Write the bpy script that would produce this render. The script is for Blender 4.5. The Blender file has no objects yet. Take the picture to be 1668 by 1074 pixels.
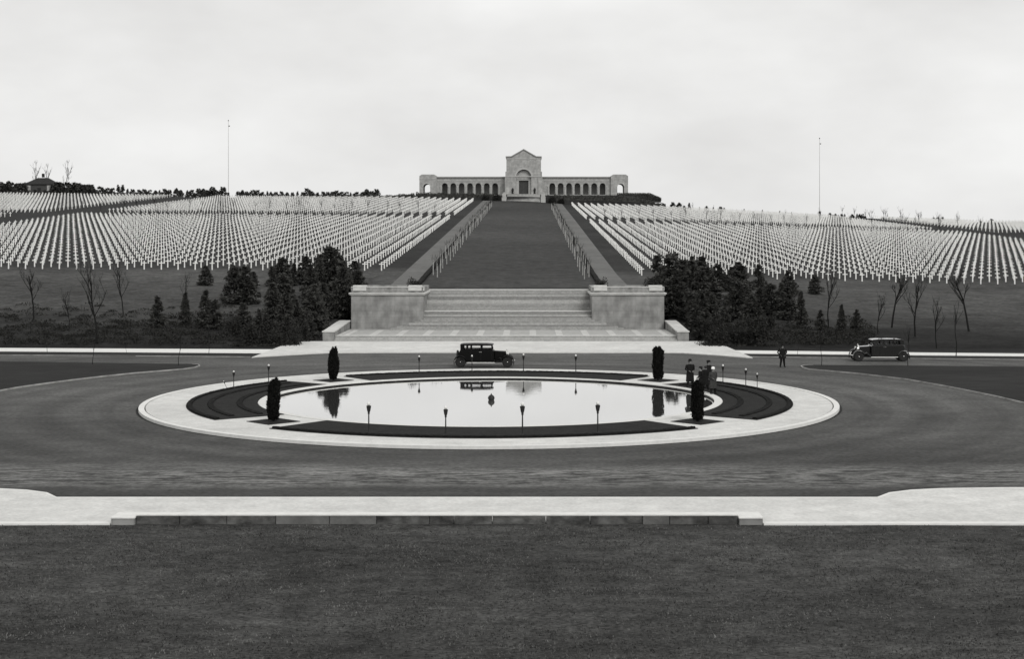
import bpy, bmesh, math, random
import numpy as np
from mathutils import Vector, Matrix, geometry
R = math.radians
PI = math.pi
SC = bpy.context.scene
COL = SC.collection

# ------------------------------------------------------------------ camera, sky, sun, exposure
AX = 2.35            # the camera stands this far to the right of the monument axis (x = 0)
CH = 9.6             # camera height above the valley floor
F = 2312.0           # focal length in photograph pixels (1668 wide)
VX, VY = 862.0, 401.0
cam_d = bpy.data.cameras.new('camera')
cam = bpy.data.objects.new('camera', cam_d); COL.objects.link(cam)
cam.location = (AX, 0, CH); cam.rotation_euler = (R(90), 0, 0)
cam_d.sensor_width = 36; cam_d.lens = F / 1668 * 36
cam_d.shift_x = -(VX - 834) / 1668; cam_d.shift_y = -(537 - VY) / 1668
cam_d.clip_start = 0.5; cam_d.clip_end = 6000
SC.camera = cam
SUN_EL, SUN_AZ = R(40), R(152)      # azimuth from +Y (ahead); behind the camera to the right
w = bpy.data.worlds.new('World'); SC.world = w; w.use_nodes = True
nt = w.node_tree; nt.nodes.clear(); N = nt.nodes.new; L = nt.links.new
out = N('ShaderNodeOutputWorld'); bg = N('ShaderNodeBackground'); L(bg.outputs[0], out.inputs[0])
sky = N('ShaderNodeTexSky'); sky.sky_type = 'NISHITA'; sky.sun_disc = False
sky.sun_elevation = SUN_EL; sky.sun_rotation = SUN_AZ; sky.dust_density = 3
bw = N('ShaderNodeRGBToBW'); L(sky.outputs[0], bw.inputs[0])
tc = N('ShaderNodeTexCoord')
mp = N('ShaderNodeMapping'); mp.inputs['Scale'].default_value = (1, 1, 2.2); L(tc.outputs['Generated'], mp.inputs[0])
n1 = N('ShaderNodeTexNoise'); n1.inputs['Scale'].default_value = 3.4; n1.inputs['Detail'].default_value = 5; n1.inputs['Roughness'].default_value = .55
L(mp.outputs[0], n1.inputs[0])
cr = N('ShaderNodeValToRGB'); cr.color_ramp.elements[0].position = .33; cr.color_ramp.elements[1].position = .66
cr.color_ramp.elements[0].color = (7.9, 7.85, 7.75, 1); cr.color_ramp.elements[1].color = (10.0, 10.0, 9.9, 1)
L(n1.outputs[0], cr.inputs[0])
mx = N('ShaderNodeMix'); mx.data_type = 'RGBA'; mx.inputs[0].default_value = .86
L(bw.outputs[0], mx.inputs[6]); L(cr.outputs[0], mx.inputs[7])
L(mx.outputs[2], bg.inputs[0]); bg.inputs[1].default_value = .10
sun_d = bpy.data.lights.new('sun', 'SUN'); sun_d.energy = 1.5; sun_d.angle = R(24); sun_d.color = (1, .995, .98)
sun = bpy.data.objects.new('sun', sun_d); COL.objects.link(sun)
sdir = Vector((math.sin(SUN_AZ) * math.cos(SUN_EL), math.cos(SUN_AZ) * math.cos(SUN_EL), math.sin(SUN_EL)))
sun.rotation_euler = sdir.to_track_quat('Z', 'Y').to_euler()
SC.view_settings.view_transform = 'Standard'; SC.view_settings.look = 'None'
SC.view_settings.exposure = 0; SC.view_settings.gamma = 1

# ------------------------------------------------------------------ materials (a silver print: every colour is a near neutral)
def grey(v, t=.965): return (v, v * .996, v * t, 1)
def mat(name, v, var=.25, scale=2.0, rough=.85, bump=0.0, bscale=None, big=None, aniso=(1, 1, 1), metal=0, spec=.3, coat=0, fine=None, tint=.965):
    m = bpy.data.materials.new(name); m.use_nodes = True
    t = m.node_tree; p = t.nodes['Principled BSDF']
    p.inputs['Roughness'].default_value = rough; p.inputs['Metallic'].default_value = metal
    p.inputs['Specular IOR Level'].default_value = spec
    if coat: p.inputs['Coat Weight'].default_value = coat; p.inputs['Coat Roughness'].default_value = .05
    c = t.nodes.new('ShaderNodeTexCoord'); mpn = t.nodes.new('ShaderNodeMapping'); mpn.inputs['Scale'].default_value = aniso
    t.links.new(c.outputs['Object'], mpn.inputs[0])
    def noise(s, d=4, r=.6):
        n = t.nodes.new('ShaderNodeTexNoise'); n.inputs['Scale'].default_value = s; n.inputs['Detail'].default_value = d
        n.inputs['Roughness'].default_value = r; t.links.new(mpn.outputs[0], n.inputs[0]); return n.outputs[0]
    def ramp(src, lo, hi, a=.3, b=.7):
        r_ = t.nodes.new('ShaderNodeMapRange'); r_.inputs[1].default_value = a; r_.inputs[2].default_value = b
        r_.inputs[3].default_value = lo; r_.inputs[4].default_value = hi; t.links.new(src, r_.inputs[0]); return r_.outputs[0]
    def mul(a, b):
        k = t.nodes.new('ShaderNodeMath'); k.operation = 'MULTIPLY'; t.links.new(a, k.inputs[0])
        if isinstance(b, (int, float)): k.inputs[1].default_value = b
        else: t.links.new(b, k.inputs[1])
        return k.outputs[0]
    f = ramp(noise(scale), 1 - var, 1 + var)
    if big: f = mul(f, ramp(noise(big[0], 3), 1 - big[1], 1 + big[1]))
    if fine: f = mul(f, ramp(noise(fine[0], 2), 1 - fine[1], 1 + fine[1]))
    sc = t.nodes.new('ShaderNodeVectorMath'); sc.operation = 'SCALE'; sc.inputs[0].default_value = grey(v, tint)[:3]
    t.links.new(f, sc.inputs['Scale']); t.links.new(sc.outputs[0], p.inputs['Base Color'])
    if bump:
        b = t.nodes.new('ShaderNodeBump'); b.inputs['Strength'].default_value = bump; b.inputs['Distance'].default_value = .05
        t.links.new(noise(bscale or scale * 4), b.inputs['Height']); t.links.new(b.outputs[0], p.inputs['Normal'])
    m['_f'] = 1
    return m
def stone_mat(name, v, bw_=1.4, bh=.55, mortar=.6, var=.12, rot=True, stain=.25):
    """coursed ashlar: brick texture laid on the XZ plane, with weather streaks"""
    m = bpy.data.materials.new(name); m.use_nodes = True
    t = m.node_tree; p = t.nodes['Principled BSDF']; p.inputs['Roughness'].default_value = .9; p.inputs['Specular IOR Level'].default_value = .2
    c = t.nodes.new('ShaderNodeTexCoord'); sp = t.nodes.new('ShaderNodeSeparateXYZ'); cb = t.nodes.new('ShaderNodeCombineXYZ')
    t.links.new(c.outputs['Object'], sp.inputs[0])
    ad = t.nodes.new('ShaderNodeMath'); ad.operation = 'ADD'; t.links.new(sp.outputs[0], ad.inputs[0]); t.links.new(sp.outputs[1], ad.inputs[1])
    t.links.new(ad.outputs[0], cb.inputs[0]); t.links.new(sp.outputs[2], cb.inputs[1])
    b = t.nodes.new('ShaderNodeTexBrick'); t.links.new(cb.outputs[0], b.inputs[0])
    b.inputs['Scale'].default_value = 1; b.inputs['Brick Width'].default_value = bw_; b.inputs['Row Height'].default_value = bh
    b.inputs['Mortar Size'].default_value = .018; b.inputs['Color1'].default_value = grey(v * (1 + var)); b.inputs['Color2'].default_value = grey(v * (1 - var))
    b.inputs['Mortar'].default_value = grey(v * mortar)
    n = t.nodes.new('ShaderNodeTexNoise'); n.inputs['Scale'].default_value = .9; n.inputs['Detail'].default_value = 6
    mp_ = t.nodes.new('ShaderNodeMapping'); mp_.inputs['Scale'].default_value = (1.1, 1.1, .75)
    t.links.new(c.outputs['Object'], mp_.inputs[0]); t.links.new(mp_.outputs[0], n.inputs[0])
    r_ = t.nodes.new('ShaderNodeMapRange'); r_.inputs[1].default_value = .3; r_.inputs[2].default_value = .7
    r_.inputs[3].default_value = 1 - stain; r_.inputs[4].default_value = 1 + stain; t.links.new(n.outputs[0], r_.inputs[0])
    sc = t.nodes.new('ShaderNodeVectorMath'); sc.operation = 'SCALE'; t.links.new(b.outputs[0], sc.inputs[0]); t.links.new(r_.outputs[0], sc.inputs['Scale'])
    t.links.new(sc.outputs[0], p.inputs['Base Color'])
    return m
M = {}
M['field'] = mat('field_grass', .036, .3, 1.4, bump=.4, bscale=9, big=(.05, .25), spec=.1)
M['bank'] = M['field']
M['mall'] = mat('mown_grass', .043, .30, 1.0, aniso=(.5, .5, 1), big=(.035, .28), fine=(3, .3), spec=.08)
M['lawn'] = mat('lawn_grass', .048, .45, 1.6, bump=.6, bscale=22, big=(.13, .45), fine=(12, .6), spec=.08, aniso=(.6, 1, 1))
M['island'] = mat('island_grass', .020, .3, 1.2, bump=.4, bscale=12, big=(.2, .25), spec=.08, aniso=(.4, 1, 1))
M['bed'] = mat('bed_turf', .021, .3, 2.5, bump=.5, bscale=18, spec=.06, fine=(14, .3))
M['bedline'] = mat('clipped_ivy', .013, .4, 6, bump=.8, bscale=20, spec=.05)
M['blade'] = mat('grass_blade', .078, .6, .5, rough=.7, spec=.10, fine=(4, .6))
M['path'] = mat('gravel_path', .125, .15, 1.2, big=(.1, .14), spec=.1)
M['pave'] = mat('pale_pavement', .56, .10, 1.1, bump=.15, bscale=20, big=(.2, .10), fine=(7, .10), spec=.15)
M['kerb'] = mat('kerb_stone', .66, .08, 3, spec=.15)
M['islandkerb'] = mat('island_kerb_stone', .30, .35, 1.2, spec=.1)
M['gutter'] = mat('dark_gutter', .022, .6, .7, spec=.1)  # plain dark tone for the thin strip round the kerb foot
M['terrace'] = mat('terrace_gravel', .13, .1, 1, spec=.1)
M['steps'] = [mat('step_stone', q, .12, 1.6, aniso=(1, 1, 1), fine=(5, .15), spec=.1) for q in (.22, .30, .37, .27)]
M['parapet'] = mat('parapet_stone', .25, .45, 1.3, big=(.4, .2), spec=.1)
M['hedge'] = mat('hedge_foliage', .07, .5, 1.2, rough=.8, spec=.06, tint=.93)
M['wetshade'] = mat('wet_shaded_pool_wall', .018, .4, 2, rough=.5, spec=.1)  # wet stone, with the shade under the rim also put into its dark colour
M['band'] = mat('band_stone', .47, .12, 1.2, spec=.1)
M['rim'] = mat('rim_stone', .62, .08, 3, spec=.15)
M['step'] = mat('step_stone', .33, .30, 1.5, aniso=(.10, .3, 6), big=(.5, .22), spec=.12)
M['stepedge'] = mat('step_edge_stone', .66, .1, 2, spec=.12)
M['panel'] = mat('landing_panel', .36, .14, 1.5, spec=.1)
M['cap'] = mat('cap_stone', .52, .16, 1.2, big=(.4, .12), spec=.12)
M['pier'] = stone_mat('pier_ashlar', .235, 1.6, .62, .85, .08, stain=.38)
M['chapel'] = stone_mat('chapel_ashlar', .345, 1.5, .6, .70, .10, stain=.2)
M['chapeltrim'] = mat('chapel_trim', .42, .08, 1, spec=.12)
M['chapelroof'] = mat('chapel_roof', .26, .12, 1, spec=.1)
M['dark'] = mat('dark_interior', .05, .2, 1)
M['shade'] = mat('loggia_wall', .30, .1, 1)
M['door'] = mat('bronze_door', .055, .2, 2, rough=.6)
M['wallstone'] = mat('low_wall_stone', .085, .65, 1.7, bump=.5, bscale=14, aniso=(1, 1, 1.6), spec=.08, big=(.6, .35))
M['wallstone2'] = mat('low_wall_stone_pale', .13, .3, 1.5, bump=.4, bscale=14, spec=.1)
M['marble'] = mat('white_marble', .80, .07, .3, spec=.3, rough=.6)
M['conifer'] = mat('conifer_needles', .052, .55, 1.7, rough=.8, spec=.05, tint=.93)
M['cypress'] = mat('cypress_foliage', .012, .4, 5, rough=.8, spec=.04, tint=.93)
M['shrub'] = mat('shrub_foliage', .028, .5, 2, rough=.8, spec=.06, tint=.93)
M['bark'] = mat('bark', .018, .3, 6, spec=.05)
M['twig'] = mat('twigs', .016, .3, 6, spec=.05)
M['palebark'] = mat('pale_bark', .34, .35, 3, spec=.1)
M['iron'] = mat('black_iron', .014, .2, 5, rough=.5)
M['globe'] = mat('milk_glass', .70, .02, 4, rough=.3)
M['pole'] = mat('flagpole_paint', .40, .05, 1, rough=.5)
M['carpaint'] = mat('black_car_paint', .0035, .1, 2, rough=.4, spec=.12)
M['carpaint2'] = mat('dark_car_paint', .016, .1, 2, rough=.15, coat=.7, spec=.4)
M['rubber'] = mat('tyre_rubber', .018, .15, 5, rough=.8)
M['chrome'] = mat('chrome', .75, .03, 2, rough=.2, metal=1)
M['rimpaint'] = mat('wheel_paint', .03, .1, 4, rough=.5)
M['aluminium'] = mat('running_board', .62, .1, 4, rough=.5)
M['seat'] = mat('car_seat', .04, .2, 4)
M['coat_dark'] = mat('dark_wool', .014, .25, 6, spec=.05)
M['coat_mid'] = mat('tweed_wool', .045, .3, 9, spec=.05)
M['trouser'] = mat('trouser_wool', .012, .2, 6, spec=.05)
M['skin'] = mat('skin', .20, .06, 6, rough=.6)
M['hair'] = mat('hair', .02, .2, 12, rough=.6)
M['white'] = mat('white_felt', .82, .04, 4)
M['housewall'] = mat('house_plaster', .06, .12, 1)
M['houseroof'] = mat('house_roof', .022, .2, 2)
M['houselight'] = mat('house_shutter', .38, .05, 1)
# asphalt, with the trafficked dusty lane in front and a paler lane by the steps
def asphalt():
    m = mat('asphalt', .074, .20, .6, rough=.9, bump=.1, bscale=20, big=(.06, .28), aniso=(.7, 1, 1), spec=.12, fine=(6, .35))
    t = m.node_tree; p = t.nodes['Principled BSDF']
    src = p.inputs['Base Color'].links[0].from_socket
    g = t.nodes.new('ShaderNodeNewGeometry'); s = t.nodes.new('ShaderNodeSeparateXYZ'); t.links.new(g.outputs['Position'], s.inputs[0])
    n = t.nodes.new('ShaderNodeTexNoise'); n.inputs['Scale'].default_value = .35; n.inputs['Detail'].default_value = 5
    mp_ = t.nodes.new('ShaderNodeMapping'); mp_.inputs['Scale'].default_value = (.5, 1, 1)
    t.links.new(g.outputs['Position'], mp_.inputs[0]); t.links.new(mp_.outputs[0], n.inputs[0])
    a = t.nodes.new('ShaderNodeMath'); a.operation = 'MULTIPLY_ADD'; a.inputs[1].default_value = 2.2; t.links.new(n.outputs[0], a.inputs[0]); t.links.new(s.outputs[1], a.inputs[2])
    r_ = t.nodes.new('ShaderNodeValToRGB')
    mr = t.nodes.new('ShaderNodeMapRange'); mr.inputs[1].default_value = 50; mr.inputs[2].default_value = 130; t.links.new(a.outputs[0], mr.inputs[0])
    t.links.new(mr.outputs[0], r_.inputs[0]); e = r_.color_ramp.elements
    def P(y): return (y + 1.1 - 50) / 80
    e[0].position = 0; e[0].color = (.7, .7, .7, 1); e[1].position = 1; e[1].color = (1.25, 1.25, 1.25, 1)
    for y, v in ((56.0, .75), (56.8, 1.5), (60.4, 1.75), (62.0, 1.3), (63.2, .80), (66.5, .85), (80, 1.05), (104, 1.15), (111.5, .95), (113, 1.0), (115, 1.3), (119, 1.15)):
        k = e.new(P(y)); k.color = (v, v, v, 1)
    # rutted wear inside the dusty lane
    n2 = t.nodes.new('ShaderNodeTexNoise'); n2.inputs['Scale'].default_value = 1.1; n2.inputs['Detail'].default_value = 6; n2.inputs['Roughness'].default_value = .7
    mp2 = t.nodes.new('ShaderNodeMapping'); mp2.inputs['Scale'].default_value = (.7, 2.2, 1)
    t.links.new(g.outputs['Position'], mp2.inputs[0]); t.links.new(mp2.outputs[0], n2.inputs[0])
    r2 = t.nodes.new('ShaderNodeMapRange'); r2.inputs[1].default_value = .42; r2.inputs[2].default_value = .54; r2.inputs[3].default_value = .30; r2.inputs[4].default_value = 1.25
    t.links.new(n2.outputs[0], r2.inputs[0])
    w1 = t.nodes.new('ShaderNodeValToRGB'); t.links.new(mr.outputs[0], w1.inputs[0]); e = w1.color_ramp.elements
    e[0].position = P(56); e[0].color = (0, 0, 0, 1); e[1].position = P(63.5); e[1].color = (.12, .12, .12, 1)
    for y, v in ((57.3, .9), (60.2, .9), (61.5, .3)):
        k = e.new(P(y)); k.color = (v, v, v, 1)
    mm = t.nodes.new('ShaderNodeMix'); mm.data_type = 'FLOAT'; t.links.new(w1.outputs[0], mm.inputs[0]); mm.inputs[2].default_value = 1; t.links.new(r2.outputs[0], mm.inputs[3])
    v1 = t.nodes.new('ShaderNodeVectorMath'); v1.operation = 'MULTIPLY'; t.links.new(src, v1.inputs[0]); t.links.new(r_.outputs[0], v1.inputs[1])
    v2 = t.nodes.new('ShaderNodeVectorMath'); v2.operation = 'SCALE'; t.links.new(v1.outputs[0], v2.inputs[0]); t.links.new(mm.outputs[0], v2.inputs['Scale'])
    sb = t.nodes.new('ShaderNodeVectorMath'); sb.operation = 'SUBTRACT'; sb.inputs[1].default_value = (0, 88, 0); t.links.new(g.outputs['Position'], sb.inputs[0])
    ln_ = t.nodes.new('ShaderNodeVectorMath'); ln_.operation = 'LENGTH'; t.links.new(sb.outputs[0], ln_.inputs[0])
    n3 = t.nodes.new('ShaderNodeTexNoise'); n3.noise_dimensions = '1D'; n3.inputs['Scale'].default_value = .55; n3.inputs['Detail'].default_value = 4; t.links.new(ln_.outputs['Value'], n3.inputs['W'])
    r3 = t.nodes.new('ShaderNodeMapRange'); r3.inputs[1].default_value = .3; r3.inputs[2].default_value = .7; r3.inputs[3].default_value = .86; r3.inputs[4].default_value = 1.16; t.links.new(n3.outputs[0], r3.inputs[0])
    v3 = t.nodes.new('ShaderNodeVectorMath'); v3.operation = 'SCALE'; t.links.new(v2.outputs[0], v3.inputs[0]); t.links.new(r3.outputs[0], v3.inputs['Scale'])
    t.links.new(v3.outputs[0], p.inputs['Base Color'])
    return m
M['asphalt'] = asphalt()
def water():
    m = bpy.data.materials.new('pool_water'); m.use_nodes = True; t = m.node_tree; p = t.nodes['Principled BSDF']
    p.inputs['Base Color'].default_value = (.69, .69, .68, 1); p.inputs['Metallic'].default_value = .95; p.inputs['Roughness'].default_value = .02
    c = t.nodes.new('ShaderNodeTexCoord'); q = t.nodes.new('ShaderNodeMapping'); q.inputs['Scale'].default_value = (.55, 1.6, 1); t.links.new(c.outputs['Object'], q.inputs[0])
    n = t.nodes.new('ShaderNodeTexNoise'); n.inputs['Scale'].default_value = 1.6; n.inputs['Detail'].default_value = 3; t.links.new(q.outputs[0], n.inputs[0])
    b = t.nodes.new('ShaderNodeBump'); b.inputs['Strength'].default_value = .11; b.inputs['Distance'].default_value = .012
    t.links.new(n.outputs[0], b.inputs['Height']); t.links.new(b.outputs[0], p.inputs['Normal'])
    return m
M['water'] = water()
def glass():
    m = bpy.data.materials.new('car_glass'); m.use_nodes = True; t = m.node_tree; p = t.nodes['Principled BSDF']
    p.inputs['Base Color'].default_value = (.9, .9, .9, 1); p.inputs['Roughness'].default_value = .02
    p.inputs['Transmission Weight'].default_value = 1; p.inputs['IOR'].default_value = 1.05
    return m
M['glass'] = glass()

# ------------------------------------------------------------------ helpers
def tag(o, label=None, cat=None, group=None, kind=None):
    if label: o['label'] = label
    if cat: o['category'] = cat
    if group: o['group'] = group
    if kind: o['kind'] = kind
    return o
def empty(name, loc=(0, 0, 0), rz=0, label=None, cat=None, group=None):
    o = bpy.data.objects.new(name, None); COL.objects.link(o); o.location = loc; o.rotation_euler.z = rz
    return tag(o, label, cat, group)
def pm(name, verts, faces, m, parent=None, smooth=False, loc=None):
    me = bpy.data.meshes.new(name); me.from_pydata([tuple(v) for v in verts], [], faces)
    if isinstance(m, (list, tuple)):
        for q in m: me.materials.append(q)
    else: me.materials.append(m)
    if smooth: me.polygons.foreach_set('use_smooth', [True] * len(me.polygons))
    me.update()
    o = bpy.data.objects.new(name, me); COL.objects.link(o)
    if parent: o.parent = parent
    if loc: o.location = loc
    return o
class MB:
    """collects shapes, then becomes ONE mesh object"""
    def __init__(s): s.v = []; s.f = []
    def add(s, vs, fs):
        n = len(s.v); s.v += [tuple(v) for v in vs]; s.f += [tuple(i + n for i in f) for f in fs]; return s
    def box(s, x0, x1, y0, y1, z0, z1, bev=0, mtx=None):
        if bev:
            b = bmesh.new(); bmesh.ops.create_cube(b, size=1)
            for v in b.verts: v.co = Vector(((x0 + x1) / 2 + v.co.x * (x1 - x0), (y0 + y1) / 2 + v.co.y * (y1 - y0), (z0 + z1) / 2 + v.co.z * (z1 - z0)))
            bmesh.ops.bevel(b, geom=b.edges[:], offset=bev, segments=2, affect='EDGES')
            b.verts.index_update(); vs = [v.co.copy() for v in b.verts]; fs = [[v.index for v in f.verts] for f in b.faces]; b.free()
        else:
            vs = [Vector(p) for p in ((x0, y0, z0), (x1, y0, z0), (x1, y1, z0), (x0, y1, z0), (x0, y0, z1), (x1, y0, z1), (x1, y1, z1), (x0, y1, z1))]
            fs = [(0, 3, 2, 1), (4, 5, 6, 7), (0, 1, 5, 4), (1, 2, 6, 5), (2, 3, 7, 6), (3, 0, 4, 7)]
        if mtx: vs = [mtx @ v for v in vs]
        return s.add(vs, fs)
    def tube(s, pts, rad, n=8, cap=True, flat=None):
        """swept tube; rad may be floats or (rx, ry)"""
        pts = [Vector(p) for p in pts]; rings = []; k = len(pts)
        for i, p in enumerate(pts):
            d = (pts[min(i + 1, k - 1)] - pts[max(i - 1, 0)]).normalized()
            u = d.cross(Vector((0, 1, 0)) if abs(d.y) < .9 else Vector((1, 0, 0))).normalized()
            if abs(d.z) > .9: u = Vector((1, 0, 0)) - d * d.x; u.normalize()
            v = d.cross(u); r = rad[i] if isinstance(rad, (list, tuple)) else rad
            rx, ry = r if isinstance(r, (list, tuple)) else (r, r)
            rings.append([p + u * math.cos(a) * rx + v * math.sin(a) * ry for a in [2 * PI * j / n for j in range(n)]])
        vs = [q for r_ in rings for q in r_]; fs = []
        for i in range(k - 1):
            for j in range(n): a = i * n + j; b = i * n + (j + 1) % n; fs.append((a, b, b + n, a + n))
        if cap: fs.append(tuple(range(n - 1, -1, -1))); fs.append(tuple((k - 1) * n + j for j in range(n)))
        return s.add(vs, fs)
    def lathe(s, prof, c=(0, 0, 0), n=16, axis='z'):
        vs = []; fs = []
        for r, h in prof:
            for j in range(n):
                a = 2 * PI * j / n; x, y = r * math.cos(a), r * math.sin(a)
                p = (x, y, h) if axis == 'z' else ((x, h, y) if axis == 'y' else (h, x, y))
                vs.append((c[0] + p[0], c[1] + p[1], c[2] + p[2]))
        for i in range(len(prof) - 1):
            for j in range(n): a = i * n + j; b = i * n + (j + 1) % n; fs.append((a, b, b + n, a + n))
        fs.append(tuple(range(n - 1, -1, -1))); fs.append(tuple((len(prof) - 1) * n + j for j in range(n)))
        return s.add(vs, fs)
    def prism(s, loops, d0, d1, plane='xz'):
        """polygon with holes (loops[0] outer), extruded; plane xz: depth along y; xy: depth along z"""
        t = [[Vector((a, b, 0)) for a, b in lp] for lp in loops]; tri = geometry.tessellate_polygon(t)
        flat = [p for lp in loops for p in lp]; n = len(flat)
        def P(p, d): return (p[0], d, p[1]) if plane == 'xz' else ((p[0], p[1], d) if plane == 'xy' else (d, p[0], p[1]))
        vs = [P(p, d0) for p in flat] + [P(p, d1) for p in flat]
        fs = [tuple(f) for f in tri] + [tuple(i + n for i in reversed(f)) for f in tri]
        k = 0
        for lp in loops:
            m_ = len(lp)
            for j in range(m_): a = k + j; b = k + (j + 1) % m_; fs.append((a, b, b + n, a + n))
            k += m_
        return s.add(vs, fs)
    def build(s, name, m, parent=None, smooth=False, loc=None, fixn=True):
        o = pm(name, s.v, s.f, m, parent, smooth, loc)
        if fixn:
            b = bmesh.new(); b.from_mesh(o.data); bmesh.ops.recalc_face_normals(b, faces=b.faces); b.to_mesh(o.data); b.free()
        if smooth:
            try: o.data.set_sharp_from_angle(angle=R(40))
            except Exception: pass
        return o
def copy_tree(o, parent=None):
    c = o.copy(); COL.objects.link(c); c.parent = parent
    for ch in [q for q in ALLKIDS.get(o.name, [])]:
        k = ch.copy(); COL.objects.link(k); k.parent = c
        for g in ALLKIDS.get(ch.name, []):
            q = g.copy(); COL.objects.link(q); q.parent = k
    return c
ALLKIDS = {}
def register(o):
    ALLKIDS[o.name] = list(o.children)
    for c in o.children: ALLKIDS[c.name] = list(c.children)
    return o
def nth(i):
    return {1: 'first', 2: 'second', 3: 'third', 4: 'fourth', 5: 'fifth', 6: 'sixth', 7: 'seventh', 8: 'eighth', 9: 'ninth'}.get(i) or '%d%s' % (i, 'th' if 10 <= i % 100 <= 20 else {1: 'st', 2: 'nd', 3: 'rd'}.get(i % 10, 'th'))
used = set()
def place(proto, loc, rz=0, s=1.0, label=None, group=None, tilt=(0, 0), sz=None):
    """the first placement moves the prototype itself, later ones are copies"""
    o = proto if proto.name not in used else copy_tree(proto)
    used.add(proto.name)
    o.location = loc; o.rotation_euler = (tilt[0], tilt[1], rz); o.scale = (s, s, s if sz is None else sz)
    if label: o['label'] = label
    if group: o['group'] = group
    return o
def gp(px, py, z=0.0):
    """ground position (x, y) of a spot surveyed on the photograph, at height z"""
    y = (CH - z) * F / (py - VY)
    return ((px - VX) * y / F + AX, y)
def circ(r, n=96, a0=0, a1=2 * PI, cy=88.0, close=True):
    k = n if close else n + 1
    return [(r * math.sin(a0 + (a1 - a0) * i / n), cy + r * math.cos(a0 + (a1 - a0) * i / n)) for i in range(k)]

# ------------------------------------------------------------------ terrain
def line(y, pts):
    return y, np.array([(px - VX) * y / F + AX for px, _ in pts]), np.array([CH - (py - VY) * y / F for _, py in pts])
LN = [line(190, [(32, 438), (620, 441), (1043, 449), (1300, 456), (1600, 463)]),
      line(364, [(110, 349), (740, 353), (955, 359.5), (1300, 371), (1600, 381.5)]),
      line(512, [(32, 317), (370, 322), (620, 323.5), (773, 326), (851, 328.5), (931, 333), (1080, 339), (1340, 353), (1600, 363)])]
def ss(a, b, t):
    t = np.clip((t - a) / (b - a), 0, 1); return t * t * (3 - 2 * t)
def Z(x, y):
    x = np.asarray(x, float); y = np.asarray(y, float)
    a = [np.interp(x, l[1], l[2]) for l in LN]
    z = np.where(y < 364, a[0] + (a[1] - a[0]) * (y - 190) / 174, a[1] + (a[2] - a[1]) * (y - 364) / 148)
    z = np.where(y > 512, a[2] + .4 * ss(512, 525, y) - .05 * np.clip(y - 548, 0, None) , z)
    # chapel terrace
    near = (1 - ss(38, 52, np.abs(x))) * ss(509, 514, y) * (1 - ss(560, 600, y))
    z = z * (1 - near) + 28.1 * near
    # bank below the graves, foot at y = 134
    foot = 134 + 15 * (1 - ss(19.5, 27, np.abs(x))); t = np.clip((y - foot) / (190 - foot), 0, 1)
    bank = a[0] * (t ** .9)
    und = .12 * np.sin(x * .31 + 1) * np.sin(y * .23) + .08 * np.sin(x * .83) * np.sin(y * .7 + 2)
    bank = bank + und * np.clip(t * (1 - t) * 4, 0, 1)
    mid = a[0] * .0 + 4.62 + (a[0] - 4.62) * np.clip((y - 164) / 26, 0, 1)
    mid = np.where(y < 163.4, -.3, mid)
    inn = 1 - ss(17.0, 18.2, np.abs(x))
    lowz = np.where(y < 190, bank * (1 - inn) + mid * inn, z)
    lowz = np.where((y < 143.5) , np.where(np.abs(x) < 17.0, -.3, lowz), lowz)
    z = np.where(y < 190, lowz, z)
    z = np.where(y <= 134, -.06, z)
    r = np.hypot(x, y - 88)
    z = np.where(r < 17.5, -1.2, z)
    return z
def zz(x, y): return float(Z(x, y))
xs = np.unique(np.concatenate([np.arange(-900, -200, 25), np.arange(-200, -70, 4), np.arange(-70, 70.1, 1), np.arange(70, 200, 4), np.arange(200, 901, 25)]))
ys = np.unique(np.concatenate([np.arange(-120, 30, 15), np.arange(30, 196, 1), [163.4, 163.5], np.arange(196, 560, 4), np.arange(560, 1500, 30)]))
def sheet(name, xs, ys, off, m, fn=Z):
    X, Y = np.meshgrid(xs, ys); ZZ = fn(X, Y) + off
    v = np.stack([X.ravel(), Y.ravel(), ZZ.ravel()], 1).tolist(); nx = len(xs)
    f = [(j * nx + i, j * nx + i + 1, (j + 1) * nx + i + 1, (j + 1) * nx + i) for j in range(len(ys) - 1) for i in range(nx - 1)]
    return tag(pm(name, v, f, m, smooth=True), kind='structure')
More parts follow.
